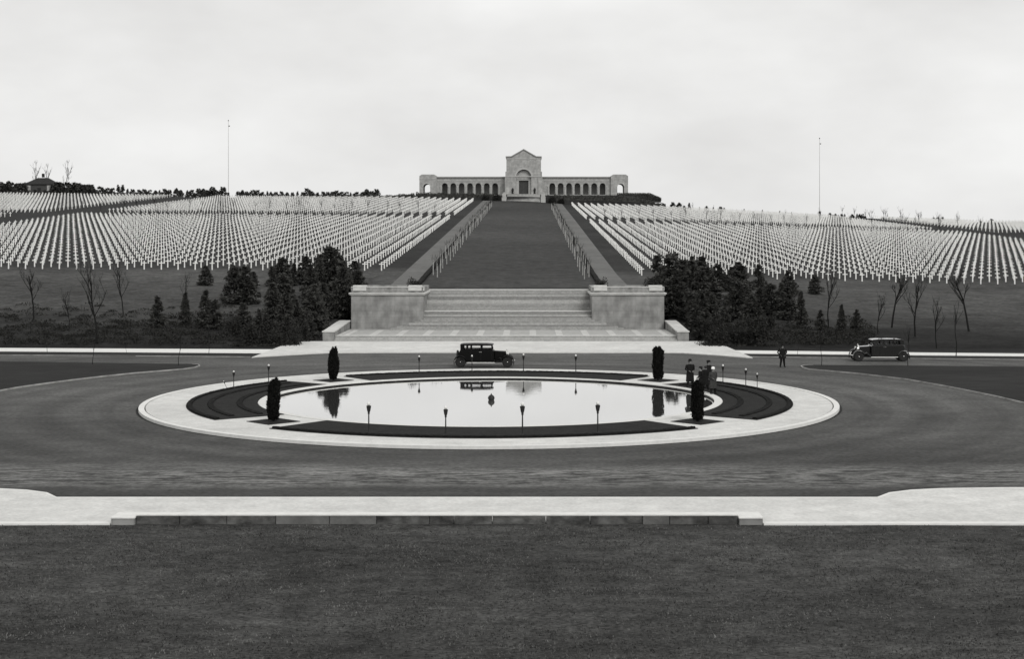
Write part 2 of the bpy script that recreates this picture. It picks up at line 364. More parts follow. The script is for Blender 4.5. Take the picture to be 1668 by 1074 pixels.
# the terrain material: dark graves lawn above, paler rough grass on the bank
def terrain_mat():
    m = mat('hillside_grass', .024, .38, .9, bump=.4, bscale=8, big=(.07, .32), aniso=(.6, 1, 1), spec=.08, fine=(4, .4))
    t = m.node_tree; p = t.nodes['Principled BSDF']; src = p.inputs['Base Color'].links[0].from_socket
    g = t.nodes.new('ShaderNodeNewGeometry'); s = t.nodes.new('ShaderNodeSeparateXYZ'); t.links.new(g.outputs['Position'], s.inputs[0])
    n = t.nodes.new('ShaderNodeTexNoise'); n.inputs['Scale'].default_value = .14; n.inputs['Detail'].default_value = 5
    mpp = t.nodes.new('ShaderNodeMapping'); mpp.inputs['Scale'].default_value = (.6, 1.6, 1); t.links.new(g.outputs['Position'], mpp.inputs[0]); t.links.new(mpp.outputs[0], n.inputs[0])
    a = t.nodes.new('ShaderNodeMath'); a.operation = 'MULTIPLY_ADD'; a.inputs[1].default_value = 22; t.links.new(n.outputs[0], a.inputs[0]); t.links.new(s.outputs[1], a.inputs[2])
    mr = t.nodes.new('ShaderNodeMapRange'); mr.inputs[1].default_value = 130; mr.inputs[2].default_value = 230; t.links.new(a.outputs[0], mr.inputs[0])
    r_ = t.nodes.new('ShaderNodeValToRGB'); t.links.new(mr.outputs[0], r_.inputs[0]); e = r_.color_ramp.elements
    e[0].position = .14; e[0].color = (.5, .5, .5, 1); e[1].position = .78; e[1].color = (1, 1, 1, 1)
    for q, v in ((.24, .9), (.34, 2.1), (.68, 2.5)):
        k = e.new(q); k.color = (v, v, v, 1)
    v1 = t.nodes.new('ShaderNodeVectorMath'); v1.operation = 'MULTIPLY'; t.links.new(src, v1.inputs[0]); t.links.new(r_.outputs[0], v1.inputs[1])
    t.links.new(v1.outputs[0], p.inputs['Base Color']); return m
sheet('ground', xs, ys, 0, terrain_mat())
mys = np.concatenate([np.arange(165.6, 360, 3), np.arange(360, 509, 3), [508.6]])
sheet('mall_lawn', np.linspace(-11.0, 11.0, 23), mys, .05, M['mall'])
sheet('path', np.linspace(-14.1, -11.2, 4), mys, .07, M['path'])
sheet('path', np.linspace(11.2, 14.1, 4), mys, .07, M['path'])
def flat(name, loops, z, m, th=.02, kind='structure'):
    b = MB(); b.prism(loops, z - th, z, 'xy'); return tag(b.build(name, m), kind=kind)
# roadway with a hole for the pool island
flat('road', [[(-160, 47.5), (160, 47.5), (160, 128), (20, 128), (-20, 128), (-160, 132)], circ(20.6)[::-1]], 0, M['asphalt'])
# foreground lawn and near pavement
def kerbline(name, pts, wd, z0, z1, m, inner=1, **k):
    """kerb along an open polyline, offset to the left by wd"""
    P = [Vector((a, b)) for a, b in pts]; off = []
    for i, p in enumerate(P):
        d = (P[min(i + 1, len(P) - 1)] - P[max(i - 1, 0)]).normalized(); off.append(p + Vector((-d.y, d.x)) * wd * inner)
    vs = []
    for p, q in zip(P, off): vs += [(p.x, p.y, z0), (p.x, p.y, z1), (q.x, q.y, z1), (q.x, q.y, z0)]
    fs = []
    for i in range(len(P) - 1):
        a = 4 * i
        for j in range(4): fs.append((a + j, a + (j + 1) % 4, a + 4 + (j + 1) % 4, a + 4 + j))
    fs += [(0, 1, 2, 3), tuple(4 * (len(P) - 1) + j for j in (3, 2, 1, 0))]
    b = MB(); b.add(vs, fs); return tag(b.build(name, m), kind='structure')
pl = [(-60, 48.765), (60, 48.765), (60, 55.9), (21, 55.75), (18.5, 55.55), (17.2, 55.2), (16.2, 54.6), (15.5, 53.6), (-15.5, 53.6), (-16.2, 54.6), (-17.2, 55.2), (-18.5, 55.55), (-21, 55.75), (-60, 55.9)]
flat('pavement', [pl], .10, M['pave'], .2)
kerbline('kerb', [(60, 55.92), (21, 55.77), (18.5, 55.57), (17.2, 55.22), (16.2, 54.62), (15.5, 53.62), (-15.5, 53.62), (-16.2, 54.62), (-17.2, 55.22), (-18.5, 55.57), (-21, 55.77), (-60, 55.92)], .16, -.1, .115, M['kerb'], 1)
for q0, q1 in ((-60, -11.95), (10.35, 60)): flat('pavement_edging', [[(q0, 48.38), (q1, 48.38), (q1, 48.76), (q0, 48.76)]], .125, M['kerb'], .3)
lx = np.concatenate([np.arange(-45, -24, 3), np.arange(-24, 24.1, .5), np.arange(27, 46, 3)])
sheet('lawn', lx, np.append(np.arange(16, 48.0, .45), 48.37), 0, M['lawn'], lambda X, Y: .07 + .03 * np.sin(X * .9 + Y * .4) * np.sin(Y * 1.1))
# sidewalks and plaza
plz = [gp(410, 583.5), gp(418, 582.6), gp(531, 576.2), gp(640, 575.6), gp(1060, 575.6), gp(1110, 576), gp(1170, 580), gp(1215, 583.8), gp(1226, 584), gp(1163, 557.2), gp(478, 557.2)]
flat('plaza', [plz], .07, M['pave'], .16)
lw = [gp(-260, 566, .03), gp(452, 569.7, .03), gp(430, 576, .03), gp(-260, 571, .03)]
rw = [gp(1192, 571.2, .03), gp(1209, 576.5, .03), gp(1990, 584, .03), gp(1990, 580.5, .03)]
flat('sidewalk', [lw], .05, M['kerb'], .12); flat('sidewalk', [rw], .05, M['kerb'], .12)
flat('grass_verge', [[gp(-260, 571.1), gp(428, 576.2), gp(408, 581.6), gp(-260, 577)]], .03, M['island'], .09)
flat('grass_verge', [[gp(1211, 576.7), gp(1221, 581.5), gp(1990, 589.5), gp(1990, 584.3)]], .03, M['island'], .09)
kerbline('kerb', [gp(1221, 581.7), gp(1400, 583.5), gp(1990, 589.8)], .08, -.1, .045, M['islandkerb'], -1)
kerbline('kerb', [gp(-260, 577.3), gp(200, 580), gp(408, 581.9)], .08, -.1, .045, M['islandkerb'], -1)
li_low = [gp(-120, 660), gp(-40, 645), gp(31, 632), gp(75, 625.8), gp(119, 620), gp(170, 614), gp(220, 608.8), gp(262, 605.4), gp(298, 602.4), gp(316, 599.8), gp(324, 597.2), gp(322, 595.4), gp(312, 594.6)]
li_up = [gp(250, 594), gp(149, 592.4), gp(31, 590.8), gp(-120, 589.5)]
flat('grass_island', [li_low + li_up], .075, M['island'], .1)
kerbline('kerb', li_low, .10, -.05, .09, M['islandkerb'], -1)
ri_low = [gp(1325, 596.2), gp(1312, 596.6), gp(1306, 597.8), gp(1309, 600.2), gp(1317.6, 602.6), gp(1350, 605.4), gp(1400, 610), gp(1475.6, 619), gp(1538, 630), gp(1576, 637.5), gp(1621, 646.7), gp(1690, 663), gp(1780, 686)]
ri_up = [gp(1780, 600), gp(1621, 598.6), gp(1425, 597)]
flat('grass_island', [ri_low + ri_up], .075, M['island'], .1)
kerbline('kerb', ri_low, .10, -.05, .09, M['islandkerb'], -1)

# ------------------------------------------------------------------ pool island
CY = 88.0
flat('ring_pavement', [circ(20.70, 128), circ(14.18)[::-1]], .15, M['pave'], .3)
flat('gutter', [circ(21.25, 128), circ(21.11, 128)[::-1]], .006, M['gutter'], .02)
flat('ring_kerb', [circ(21.1, 128), circ(20.77, 128)[::-1]], .165, M['kerb'], .3)
b = MB(); n = 128
prof = [(14.2, -.1), (14.2, .19), (13.72, .19), (13.72, .13), (13.9, .13)]
vs = []; fs = []
for (r, z) in prof:
    for j in range(n): a = 2 * PI * j / n; vs.append((r * math.sin(a), CY + r * math.cos(a), z))
for i in range(len(prof) - 1):
    for j in range(n): a = i * n + j; c = i * n + (j + 1) % n; fs.append((a, c, c + n, a + n))
b.add(vs, fs); tag(b.build('pool_rim', M['rim']), kind='structure')
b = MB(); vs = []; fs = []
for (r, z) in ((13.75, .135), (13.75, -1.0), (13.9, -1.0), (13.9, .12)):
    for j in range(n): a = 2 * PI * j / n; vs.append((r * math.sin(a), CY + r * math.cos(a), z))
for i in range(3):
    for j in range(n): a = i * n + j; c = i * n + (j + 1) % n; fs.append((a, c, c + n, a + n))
b.add(vs, fs); tag(b.build('pool_wall', M['wetshade']), kind='structure')
wv = [(13.76 * math.sin(2 * PI * i / 128), CY + 13.76 * math.cos(2 * PI * i / 128), .04) for i in range(128)]
tag(pm('water', wv, [tuple(reversed(range(128)))], M['water']), kind='structure')
def sector(a0, a1, r0, r1, n=40):
    return circ(r1, n, R(a0), R(a1), close=False) + circ(r0, n, R(a1), R(a0), close=False)
for a0, a1 in ((-37, 37), (143, 217), (53, 127), (233, 307)):
    flat('flower_bed', [sector(a0, a1, 14.23, 18.4)], .19, M['bed'], .06)
def ribbon(a0, a1, r, wd, h, m, name):
    rnd = random.Random(int(a0 * 10 + r * 7)); n = int(abs(a1 - a0) * 3); vs = []; fs = []
    for i in range(n + 1):
        a = R(a0 + (a1 - a0) * i / n)
        for (dr, z) in ((-wd / 2, .18), (-wd / 2, .18 + h * .8), (-wd / 5, .18 + h), (wd / 5, .18 + h), (wd / 2, .18 + h * .8), (wd / 2, .18)):
            q = r + dr + rnd.uniform(-.02, .02); vs.append((q * math.sin(a), CY + q * math.cos(a), z + rnd.uniform(-.015, .015)))
    for i in range(n):
        for j in range(5): k = 6 * i + j; fs.append((k, k + 1, k + 7, k + 6))
    fs += [tuple(range(6)), tuple(6 * n + j for j in range(5, -1, -1))]
    b = MB(); b.add(vs, fs); return b.build(name, m)
k = 0
for side, a0, a1 in (('right', 56, 124), ('left', 236, 304)):
    for r, wh in ((17.0, 'outer'), (15.3, 'inner')):
        tag(ribbon(a0, a1, r, .32, .07, M['bedline'], 'low_hedge'), '%s curved low hedge in the %s bed beside the pool' % (wh, side), 'hedge')
for a0, a1 in ((-37, 37), (143, 217), (53, 127), (233, 307)):
    w_ = {-37: 'far', 143: 'near', 53: 'right', 233: 'left'}[a0]
    tag(ribbon(a0 + .4, a1 - .4, 18.2, .28, .10, M['bedline'], 'edging_hedge'), 'clipped dark edging hedge round the outside of the %s pool bed' % w_, 'hedge')
for sx in (-1, 1):
    for sy in (-1, 1):
        cx, cy = 11.4 * sx, CY + 11.7 * sy
        flat('tree_bed', [[(cx - 1.45, cy), (cx, cy - 1.45), (cx + 1.45, cy), (cx, cy + 1.45)]], .18, M['bed'], .05)
# fountain head in the middle of the pool
fe = empty('fountain_head', (0, CY, -.05), 0, 'small dark round fountain head standing in the middle of the pool', 'fountain')
b = MB(); b.tube([(0, 0, -.5), (0, 0, .06)], .07, 10); b.build('stem', M['iron'], fe)
b = MB(); b.lathe([(.02, .0), (.12, .03), (.19, .13), (.21, .24), (.17, .34), (.08, .41), (.03, .44), (.03, .50), (.015, .51)], n=16); b.build('bulb', M['iron'], fe, smooth=True)

# ------------------------------------------------------------------ leafy shapes
def leaves(rnd, n, fn, size, droop=.3):
    """n little leaf faces; fn() gives (position, outward direction)"""
    vs = []; fs = []
    for _ in range(n):
        p, o = fn(); o = (o + Vector((rnd.gauss(0, .5), rnd.gauss(0, .5), rnd.gauss(0, .5) - droop))).normalized()
        t = o.cross(Vector((rnd.gauss(0, 1), rnd.gauss(0, 1), rnd.gauss(0, 1)))).normalized()
        s = size * rnd.uniform(.6, 1.4); k = len(vs)
        vs += [p - t * s * .35, p + o * s * .5 - t * s * .1, p + o * s, p + t * s * .35]; fs.append((k, k + 1, k + 2, k + 3))
    return vs, fs
def conifer(name, h, r, seed, n, size, m, shape=.85, trunk=.12, skirt=.06, label='', cat='tree', group=None, gaps=.25):
    rnd = random.Random(seed); e = empty(name, label=label, cat=cat, group=group)
    lob = [(rnd.uniform(0, 2 * PI), rnd.uniform(.1, .95), rnd.uniform(.2, .5)) for _ in range(14)]
    nb = int(h * 4.5)
    br = []
    for i in range(nb * 5):
        t = rnd.random() ** 1.15; br.append((t, rnd.uniform(0, 2 * PI), rnd.uniform(.65, 1.15)))
    def fn():
        t, a, l = rnd.choice(br)
        rr = r * l * max(.05, (1 - t)) ** shape * (1 if t > .1 else .6 + 4 * t)
        q = math.sqrt(rnd.random()); a2 = a + rnd.gauss(0, .28) / (q + .25)
        z = h * (skirt + (1 - skirt) * t) - rr * q * .18 + rnd.gauss(0, .03 * h) * .6
        p = Vector((math.cos(a2) * rr * q, math.sin(a2) * rr * q, max(.03, z)))
        return p, Vector((math.cos(a2), math.sin(a2), .25))
    vs, fs = leaves(rnd, n, fn, size)
    b = MB(); b.tube([(0, 0, -.4), (0, 0, h * .5), (0, 0, h * .97)], [trunk, trunk * .6, .01], 6); b.build('trunk', M['bark'], e)
    pm('crown', vs, fs, m, e); return register(e)
def bare_tree(name, h, seed, label='', cat='tree', group=None, spread=.35, levels=4, m1=None, m2=None, tr=.09, first=.3, upright=.5, nb=3, twigr=.012):
    rnd = random.Random(seed); e = empty(name, label=label, cat=cat, group=group)
    big = MB(); tw = MB()
    def grow(p, d, ln, rad, lev):
        pts = [p]; q = p.copy(); dd = d.copy()
        for i in range(3):
            dd = (dd + Vector((rnd.gauss(0, .12), rnd.gauss(0, .12), .05))).normalized(); q = q + dd * ln / 3; pts.append(q.copy())
        (big if lev < 2 else tw).tube(pts, [rad, rad * .85, rad * .7, rad * .5], 5 if lev < 2 else 3, cap=False)
        if lev >= levels: return
        for k_ in range(nb + (lev == 0) * 4):
            t = rnd.uniform(.35, 1) if lev else rnd.uniform(first, 1)
            s = pts[min(int(t * 3), 2)].lerp(pts[min(int(t * 3) + 1, 3)], (t * 3) % 1)
            a = rnd.uniform(0, 2 * PI); side = Vector((math.cos(a), math.sin(a), 0))
            nd = (dd * upright + side * spread * 1.6 + Vector((0, 0, .45))).normalized()
            grow(s, nd, ln * rnd.uniform(.38, .6) * (1 - .35 * t if lev == 0 else 1), max(twigr * .6, rad * .48), lev + 1)
    trunk0 = Vector((0, 0, -.3))
    grow(trunk0, Vector((0, 0, 1)), h * .92, tr, 0)
    big.build('trunk', m1 or M['bark'], e, smooth=True, fixn=False)
    tw.build('crown', m2 or M['twig'], e, fixn=False); return register(e)
def shrub(name, r, h, seed, n, size, m, label='', group=None, cat='shrub', sx=1.0):
    rnd = random.Random(seed); e = empty(name, label=label, cat=cat, group=group)
    bl = [(Vector((rnd.uniform(-.55, .55) * r * sx, rnd.uniform(-.55, .55) * r, h * rnd.uniform(.25, .6))), rnd.uniform(.35, .6) * r, rnd.uniform(.3, .5) * h) for _ in range(9)]
    def fn():
        c, rr, hh = rnd.choice(bl); d = Vector((rnd.gauss(0, 1), rnd.gauss(0, 1), rnd.gauss(0, 1))).normalized(); q = rnd.random() ** .4
        p = c + Vector((d.x * rr * q, d.y * rr * q, d.z * hh * q)); p.z = max(.02, p.z); return p, d
    vs, fs = leaves(rnd, n, fn, size, 0)
    b = MB()
    for i in range(4): a = rnd.uniform(0, 6.28); b.tube([(0, 0, -.2), (math.cos(a) * r * .3, math.sin(a) * r * .3, h * .6)], [.03, .012], 4)
    b.build('stem', M['bark'], e); pm('foliage', vs, fs, m, e); return register(e)

# cypresses in the four diamonds
def cypress(h, r, seed, shape, label, loc):
    rnd = random.Random(seed); e = empty('cypress', loc, rnd.uniform(0, 6), label, 'tree', 'clipped cypresses in the diamond beds at the pool corners')
    tips = [(rnd.uniform(-.10, .10), rnd.uniform(-.10, .10), rnd.uniform(.90, 1.0)) for _ in range(4)]
    def fn():
        t = rnd.random(); z = h * (.03 + .97 * t)
        if shape == 'spindle': rr = r * (math.sin(PI * min(1, (t * .86 + .14))) ** .75 * .92 + .08) * (1 if t < .9 else .9)
        else: rr = r * min(1, (1 - t) * 6 + .35) * (.93 + .07 * math.sin(t * PI)) * (.8 + 2 * t if t < .1 else 1)
        a = rnd.uniform(0, 2 * PI); q = rnd.random() ** .35
        rr *= 1 + .10 * math.sin(a * 3 + t * 9) + .07 * math.sin(a * 5 - t * 14 + seed)
        tx, ty, tz = tips[int(a * 4 / 6.2832) % 4]; k = max(0, t - .7) / .3
        return Vector((math.cos(a) * rr * q + tx * k * 2, math.sin(a) * rr * q + ty * k * 2, z * (1 if k == 0 else 1 + (tz - 1) * k))), Vector((math.cos(a) * .4, math.sin(a) * .4, 1))
    vs, fs = leaves(rnd, 5200, fn, .11, 0)
    b = MB(); b.tube([(0, 0, -.1), (0, 0, h * .9)], [.07, .03], 8); b.build('trunk', M['bark'], e)
    core = MB(); core.lathe([(.02, .06 * h)] + [(r * .72 * (math.sin(PI * (t * .86 + .14)) ** .75 if shape == 'spindle' else min(1, (1 - t) * 5 + .2)), h * (.06 + .84 * t)) for t in np.linspace(.05, .97, 12)], n=12)
    vs2 = core.v + [tuple(v) for v in vs]; k = len(core.v); fs2 = core.f + [tuple(i + k for i in f) for f in fs]
    pm('crown', vs2, fs2, M['cypress'], e)
cypress(2.35, .37, 1, 'spindle', 'spindle shaped dark cypress with forked tip at the far left corner of the pool', (-11.4, CY + 11.7, .18))
cypress(2.4, .36, 2, 'column', 'columnar dark cypress with blunt top at the far right corner of the pool', (11.4, CY + 11.7, .18))
cypress(2.3, .31, 3, 'column', 'ragged dark cypress with spiky top at the near left corner of the pool', (-11.4, CY - 11.7, .18))
cypress(2.2, .31, 4, 'column', 'dark cypress at the near right corner of the pool in front of the visitors', (11.4, CY - 11.7, .18))

# ------------------------------------------------------------------ pool lamps
def make_lamp():
    e = empty('pool_lamp', cat='lamp', group='torch lamps round the pool')
    b = MB(); b.lathe([(.10, -.02), (.10, .04), (.06, .08), (.045, .14)], n=12); b.build('base', M['iron'], e, smooth=True)
    b = MB(); b.tube([(0, 0, .1), (0, 0, .95)], [.035, .028], 10); b.build('post', M['iron'], e, smooth=True)
    b = MB(); b.lathe([(.03, .92), (.055, .95), (.045, 1.0), (.075, 1.08), (.10, 1.22), (.11, 1.30), (.07, 1.32)], n=12); b.build('torch_head', M['iron'], e, smooth=True)
    b = MB(); b.lathe([(.03, 1.315), (.06, 1.34), (.075, 1.39), (.065, 1.44), (.03, 1.475), (.01, 1.48)], n=12); b.build('globe', M['globe'], e, smooth=True)
    return register(e)
lamp = make_lamp()
for ang, s, lab in ((180 + 18.2, 1.10, 'torch lamp in the near bed, far left of its four'), (180 + 5.6, 1.03, 'shortest torch lamp in the near bed, second of its four from the left'),
                    (180 - 6.4, 1.15, 'torch lamp in the near bed, second of its four from the right'), (180 - 18.6, 1.12, 'torch lamp in the near bed, rightmost of its four'),
                    (-18.7, .88, 'torch lamp behind the far bed, leftmost of its four'), (-6.1, .86, 'torch lamp beside the rear wheel of the car by the steps'),
                    (6.1, .93, 'torch lamp behind the far bed, just right of the parked car'), (18.7, .93, 'torch lamp behind the far bed, rightmost of its four'),
                    (-59, .88, 'torch lamp with white globe at the left bed, nearest the steps'), (-71.5, .80, 'torch lamp with white globe at the left bed, middle one'),
                    (59.6, .88, 'torch lamp with white globe just right of the visitors'), (68.2, .84, 'torch lamp with white globe in the right bed, between two others'),
                    (73.2, .72, 'low torch lamp with white globe, rightmost in the right bed')):
    a = R(ang); r_ = 18.1
    place(lamp, (r_ * math.sin(a), CY + r_ * math.cos(a), .19), 0, s, lab)
a = R(-73.6); place(lamp, (18.2 * math.sin(a), CY + 18.2 * math.cos(a), .19), 0, .42, 'short torch lamp leaning to one side at the left bed', tilt=(0, R(-24)))

# ------------------------------------------------------------------ low wall in the foreground
flat('lawn_margin', [[(-11.94, 48.3), (10.34, 48.3), (10.34, 48.76), (-11.94, 48.76)]], .075, M['lawn'], .2)
e = empty('low_wall', (0, 48.55, 0), 0, 'low dark stone wall of big blocks between the near lawn and the pavement', 'wall')
rnd = random.Random(5)
x = -11.1; segs = []
while x < 9.5:
    l = rnd.uniform(.8, 1.9); x2 = min(9.5, x + l)
    if 9.5 - x2 < .7: x2 = 9.5
    segs.append((x, x2)); x = x2
for i, (p, q) in enumerate(segs):
    MB().box(p + .01, q - .01, rnd.uniform(-.01, .015), .33, -.12, .355, bev=.015).build('block', M['wallstone2'] if i in (3, 4, 11) else M['wallstone'], e)
b = MB(); b.box(-11.1, 9.5, -.02, .42, .357, .415, bev=.015); b.build('coping', M['kerb'], e)
for p, q in ((-11.92, -11.12), (9.52, 10.32)):
    b = MB(); b.box(p, q, -.14, .85, -.12, .28, bev=.02); o = b.build('end_block', M['pier'], e)
    b = MB(); b.box(p - .02, q + .02, -.16, .87, .282, .335, bev=.012); b.build('cap', M['kerb'], o)

# ------------------------------------------------------------------ grand staircase
e = empty('grand_staircase', (0, 142.3, 0), 0, 'wide pale stone staircase rising between two square piers to the grass mall', 'staircase')
rs = random.Random(77); SM = lambda: rs.choice(M['steps'])
for i in range(3): MB().box(-17.2, 17.2, .02 + i * .4, 13.5, -.1, .17 * (i + 1) + .02 - .003 * (i == 0)).build('step', SM(), e)
MB().box(-17.15, 17.15, 1.251, 10.7, .5305, .536).build('landing_panels', M['panel'], e)
b = MB(); b.box(-17.2, 17.2, .80, 1.25, .531, .57); b.build('landing_edge', M['stepedge'], e)
for j in range(-7, 8):
    xx = j * 2.72
    if abs(xx) > 17: continue
    b = MB(); b.box(xx - .34, xx + .34, 1.26, 10.6, .537, .546); b.build('paving_band', M['band'], e)
for xx in (-16.9, 16.9):
    b = MB(); b.box(xx - .28, xx + .28, 1.26, 10.6, .537, .546); b.build('paving_band', M['band'], e)
# flight 1: flared steps in front of the piers, then between them
z = .53; y = 10.7; nst = 11; rise = (2.40 - .53) / nst; tread = .355
for i in range(nst):
    hw = max(9.2, 12.6 - i * .62)
    z1 = z + rise; MB().box(-hw, hw, y + i * tread, 24 - i * .05, z - .02 if i else .4, z1).build('step', SM(), e); z = z1
yl = y + nst * tread
b = MB(); b.box(-9.19, 9.19, yl - .36, yl + .12, 2.401, 2.46); b.build('middle_landing_edge', M['stepedge'], e)
nst2 = 12; rise2 = (4.58 - 2.4) / nst2; z = 2.4
for i in range(nst2):
    MB().box(-9.19, 9.19, yl + 1.6 + i * tread, 23 - i * .05, z - .02, z + rise2).build('step', SM(), e); z += rise2
yt = yl + 1.6 + nst2 * tread
b = MB(); b.box(-9.19, 9.19, yt - .36, yt + .2, z + .001, z + .06); b.build('top_edge', M['stepedge'], e)
for s in (-1, 1):
    b = MB(); x0, x1 = sorted((s * 17.22, s * 18.35))
    b.prism([[(.0 - .05, -.1), (1.3, -.1), (13.3, -.1), (13.3, 1.35), (10.5, 1.30), (1.3, .96), (-.05, .96)]], x0, x1, 'yz')
    o = b.build('cheek_wall', M['pier'], e)
    b = MB(); b.prism([[(-.12, .962), (1.3, .962), (10.5, 1.302), (13.2, 1.352), (13.2, 1.47), (10.5, 1.42), (1.3, 1.08), (-.12, 1.08)]], x0 - .06, x1 + .06, 'yz')
    b.build('coping', M['cap'], o)
flat('terrace', [[(-17, 142.3 + yt + .2), (17, 142.3 + yt + .2), (17, 165.7), (-17, 165.7)]], 4.66, M['terrace'], .4)
# piers
for s, side in ((-1, 'left'), (1, 'right')):
    e = empty('stone_pier', (s * 13.15, 155, 0), 0, 'square pale stone pier with cornice on the %s of the grand staircase' % side, 'pier', 'piers flanking the grand staircase')
    b = MB(); b.box(-3.95, 3.95, 0, 9.6, .3, 4.22, bev=.03); b.build('pier_body', M['pier'], e)
    b = MB(); b.box(-4.1, 4.1, -.15, 9.75, 4.222, 4.34, bev=.02); b.box(-4.2, 4.2, -.25, 9.85, 4.342, 4.5, bev=.03); b.build('cornice', M['cap'], e)
    b = MB()
    b.box(-3.9, 3.9, .0, .55, 4.5, 5.08, bev=.02); b.box(-3.9, 3.9, 9.05, 9.6, 4.5, 5.08, bev=.02)
    b.box(-3.9, -3.35, .56, 9.04, 4.5, 5.08, bev=.02); b.box(3.35, 3.9, .56, 9.04, 4.5, 5.08, bev=.02); b.build('parapet', M['parapet'], e)
    b = MB(); b.box(-3.95, 3.95, -.06, .6, 5.081, 5.17, bev=.02); b.build('parapet_cap', M['cap'], e)
    for c in (-1, 1):
        b = MB(); b.box(-.95, .95, -.80, .85, 4.5, 5.30, bev=.22); b.build('corner_block', M['cap'], e, loc=(c * 3.02, .72, 0), smooth=True)
    b = MB(); b.box(-3.3, 3.3, .6, 9.0, 4.5, 4.62); b.build('top_soil', M['bed'], e)
    for kx, ky, rr in ((-2.75, 2.3, .8), (2.7, 2.4, .8)) if s > 0 else ((2.75, 2.3, .85),):
        q = shrub('pier_shrub', rr, 1.55, int(kx * 10) + 40, 620, .16, M['shrub'], 'small dark shrub growing behind the %s corner of the %s staircase pier' % ('inner' if kx * s < 0 else 'outer', side))
        q.location = (s * 13.15 + kx, 155 + ky, 4.6)

# ------------------------------------------------------------------ memorial chapel
CB = 28.1; CD = 517.0
CX = .35
e = empty('memorial_chapel', (CX, CD, CB), 0, 'pale stone chapel with gabled tower and arched doorway at the top of the mall', 'chapel')
def arch(cx, hw, z0, zs, n=12, down=True):
    """round-headed opening outline"""
    return [(cx - hw, z0), (cx + hw, z0)] + [(cx + hw * math.cos(PI * i / n), zs + hw * math.sin(PI * i / n)) for i in range(n + 1)]
b = MB(); b.prism([[(-6.3, 0), (6.3, 0), (6.3, 13.9), (4.4, 13.9), (0, 16.5), (-4.4, 13.9), (-6.3, 13.9)], arch(0, 2.75, .45, 6.7, 14)[::-1]], 0, 1.0)
b.build('front_wall', M['chapel'], e)
b = MB(); b.prism([[(-6.25, 0), (6.25, 0), (6.25, 13.85), (4.4, 13.85), (0, 16.4), (-4.4, 13.85), (-6.25, 13.85)]], 2.2, 17); b.prism([[(-6.28, 0), (-3.2, 0), (-3.2, 13.5), (-6.28, 13.5)]], 1.0, 2.2)
b.prism([[(3.2, 0), (6.28, 0), (6.28, 13.5), (3.2, 13.5)]], 1.0, 2.2); b.prism([[(-3.2, 9.9), (3.2, 9.9), (3.2, 13.5), (0, 15.6), (-3.2, 13.5)]], 1.0, 2.2); b.build('tower_body', M['chapel'], e)
for s in (-1, 1):
    b = MB(); b.box(min(s * 6.3, s * 6.85), max(s * 6.3, s * 6.85), -.25, 9, 0, 6.9); b.box(min(s * 6.3, s * 6.65), max(s * 6.3, s * 6.65), -.1, 9, 6.902, 8.7, bev=.05)
    b.box(min(s * 5.2, s * 6.298), max(s * 5.2, s * 6.298), -.28, -.002, 0, 6.6); b.build('buttress', M['chapel'], e)
for s in (-1, 1):
    b = MB(); b.prism([[(s * 6.55, 13.85), (s * 4.45, 13.95), (0, 16.55), (0, 16.95), (s * 4.6, 14.3), (s * 6.6, 14.25)]], -.25, 17.2); b.build('roof_slope', M['chapelroof'], e)
b = MB(); b.box(-6.4, 6.4, -.12, -.001, 6.75, 7.05); b.prism([[(3.35 * math.cos(PI * i / 16), 6.7 + 3.35 * math.sin(PI * i / 16)) for i in range(17)] + [(2.78 * math.cos(PI * i / 16), 6.7 + 2.78 * math.sin(PI * i / 16)) for i in range(16, -1, -1)]], -.16, -.001)
b.box(-6.35, 6.35, -.09, -.001, 13.2, 13.4); b.build('string_course', M['chapeltrim'], e)
b = MB(); b.prism([arch(0, 2.74, 5.95, 6.7, 14)], 1.25, 1.5); b.build('tympanum', M['chapel'], e)
b = MB(); b.prism([[(-2.3, 6.75), (2.3, 6.75), (1.4, 8.5), (.6, 9.0), (-.6, 9.0), (-1.4, 8.5)]], 1.12, 1.249); b.build('relief_carving', M['chapeltrim'], e)
b = MB(); b.box(-2.74, -1.75, 1.2, 1.9, .45, 5.94); b.box(1.75, 2.74, 1.2, 1.9, .45, 5.94); b.box(-2.74, 2.74, 1.1, 1.9, 5.45, 5.94, bev=.04); b.build('door_surround', M['chapeltrim'], e)
o = (MB().box(-1.74, 1.74, 1.75, 1.9, .45, 5.44)).build('door', M['door'], e)
b = MB()
for s in (-1, 1):
    for k_ in range(4): b.box(min(s * .15, s * 1.55), max(s * .15, s * 1.55), 1.70, 1.749, .7 + k_ * 1.18, 1.7 + k_ * 1.18)
b.build('door_panels', M['dark'], o)
for s in (-1, 1):
    b = MB(); b.box(s * 4.0 - .35, s * 4.0 + .35, -.35, -.001, .6, 1.0, bev=.05); b.lathe([(.12, 1.0), (.3, 1.3), (.42, 2.0), (.35, 2.4), (.1, 2.7)], (s * 4.0, -.3, 0), 10); b.build('wall_lantern', M['iron'], e)
b = MB(); nS = 12
for i in range(nS):
    b.box(-6.0, 6.0, -8.4 + i * .62, -.26, -2.4 + i * .22 - (.0 if i else .3), -2.4 + (i + 1) * .22 + .04)
b.build('entrance_steps', M['chapel'], e)
for s in (-1, 1):
    b = MB(); b.box(s * 7.0 - .85, s * 7.0 + .85, -8.6, -.4, -3.0, -.75, bev=.05); b.build('stair_cheek', M['chapeltrim'], e)
    b = MB(); b.box(s * 7.0 - .75, s * 7.0 + .75, -8.4, -6.9, -.75, .35, bev=.08); b.lathe([(.3, .35), (.5, .5), (.5, .7), (.2, .8)], (s * 7.0, -7.6, 0), 12); b.build('stair_urn', M['chapeltrim'], e)
b = MB(); b.box(-6.7, 6.7, -1.7, -.3, .26, .44); b.build('porch_floor', M['chapel'], e)
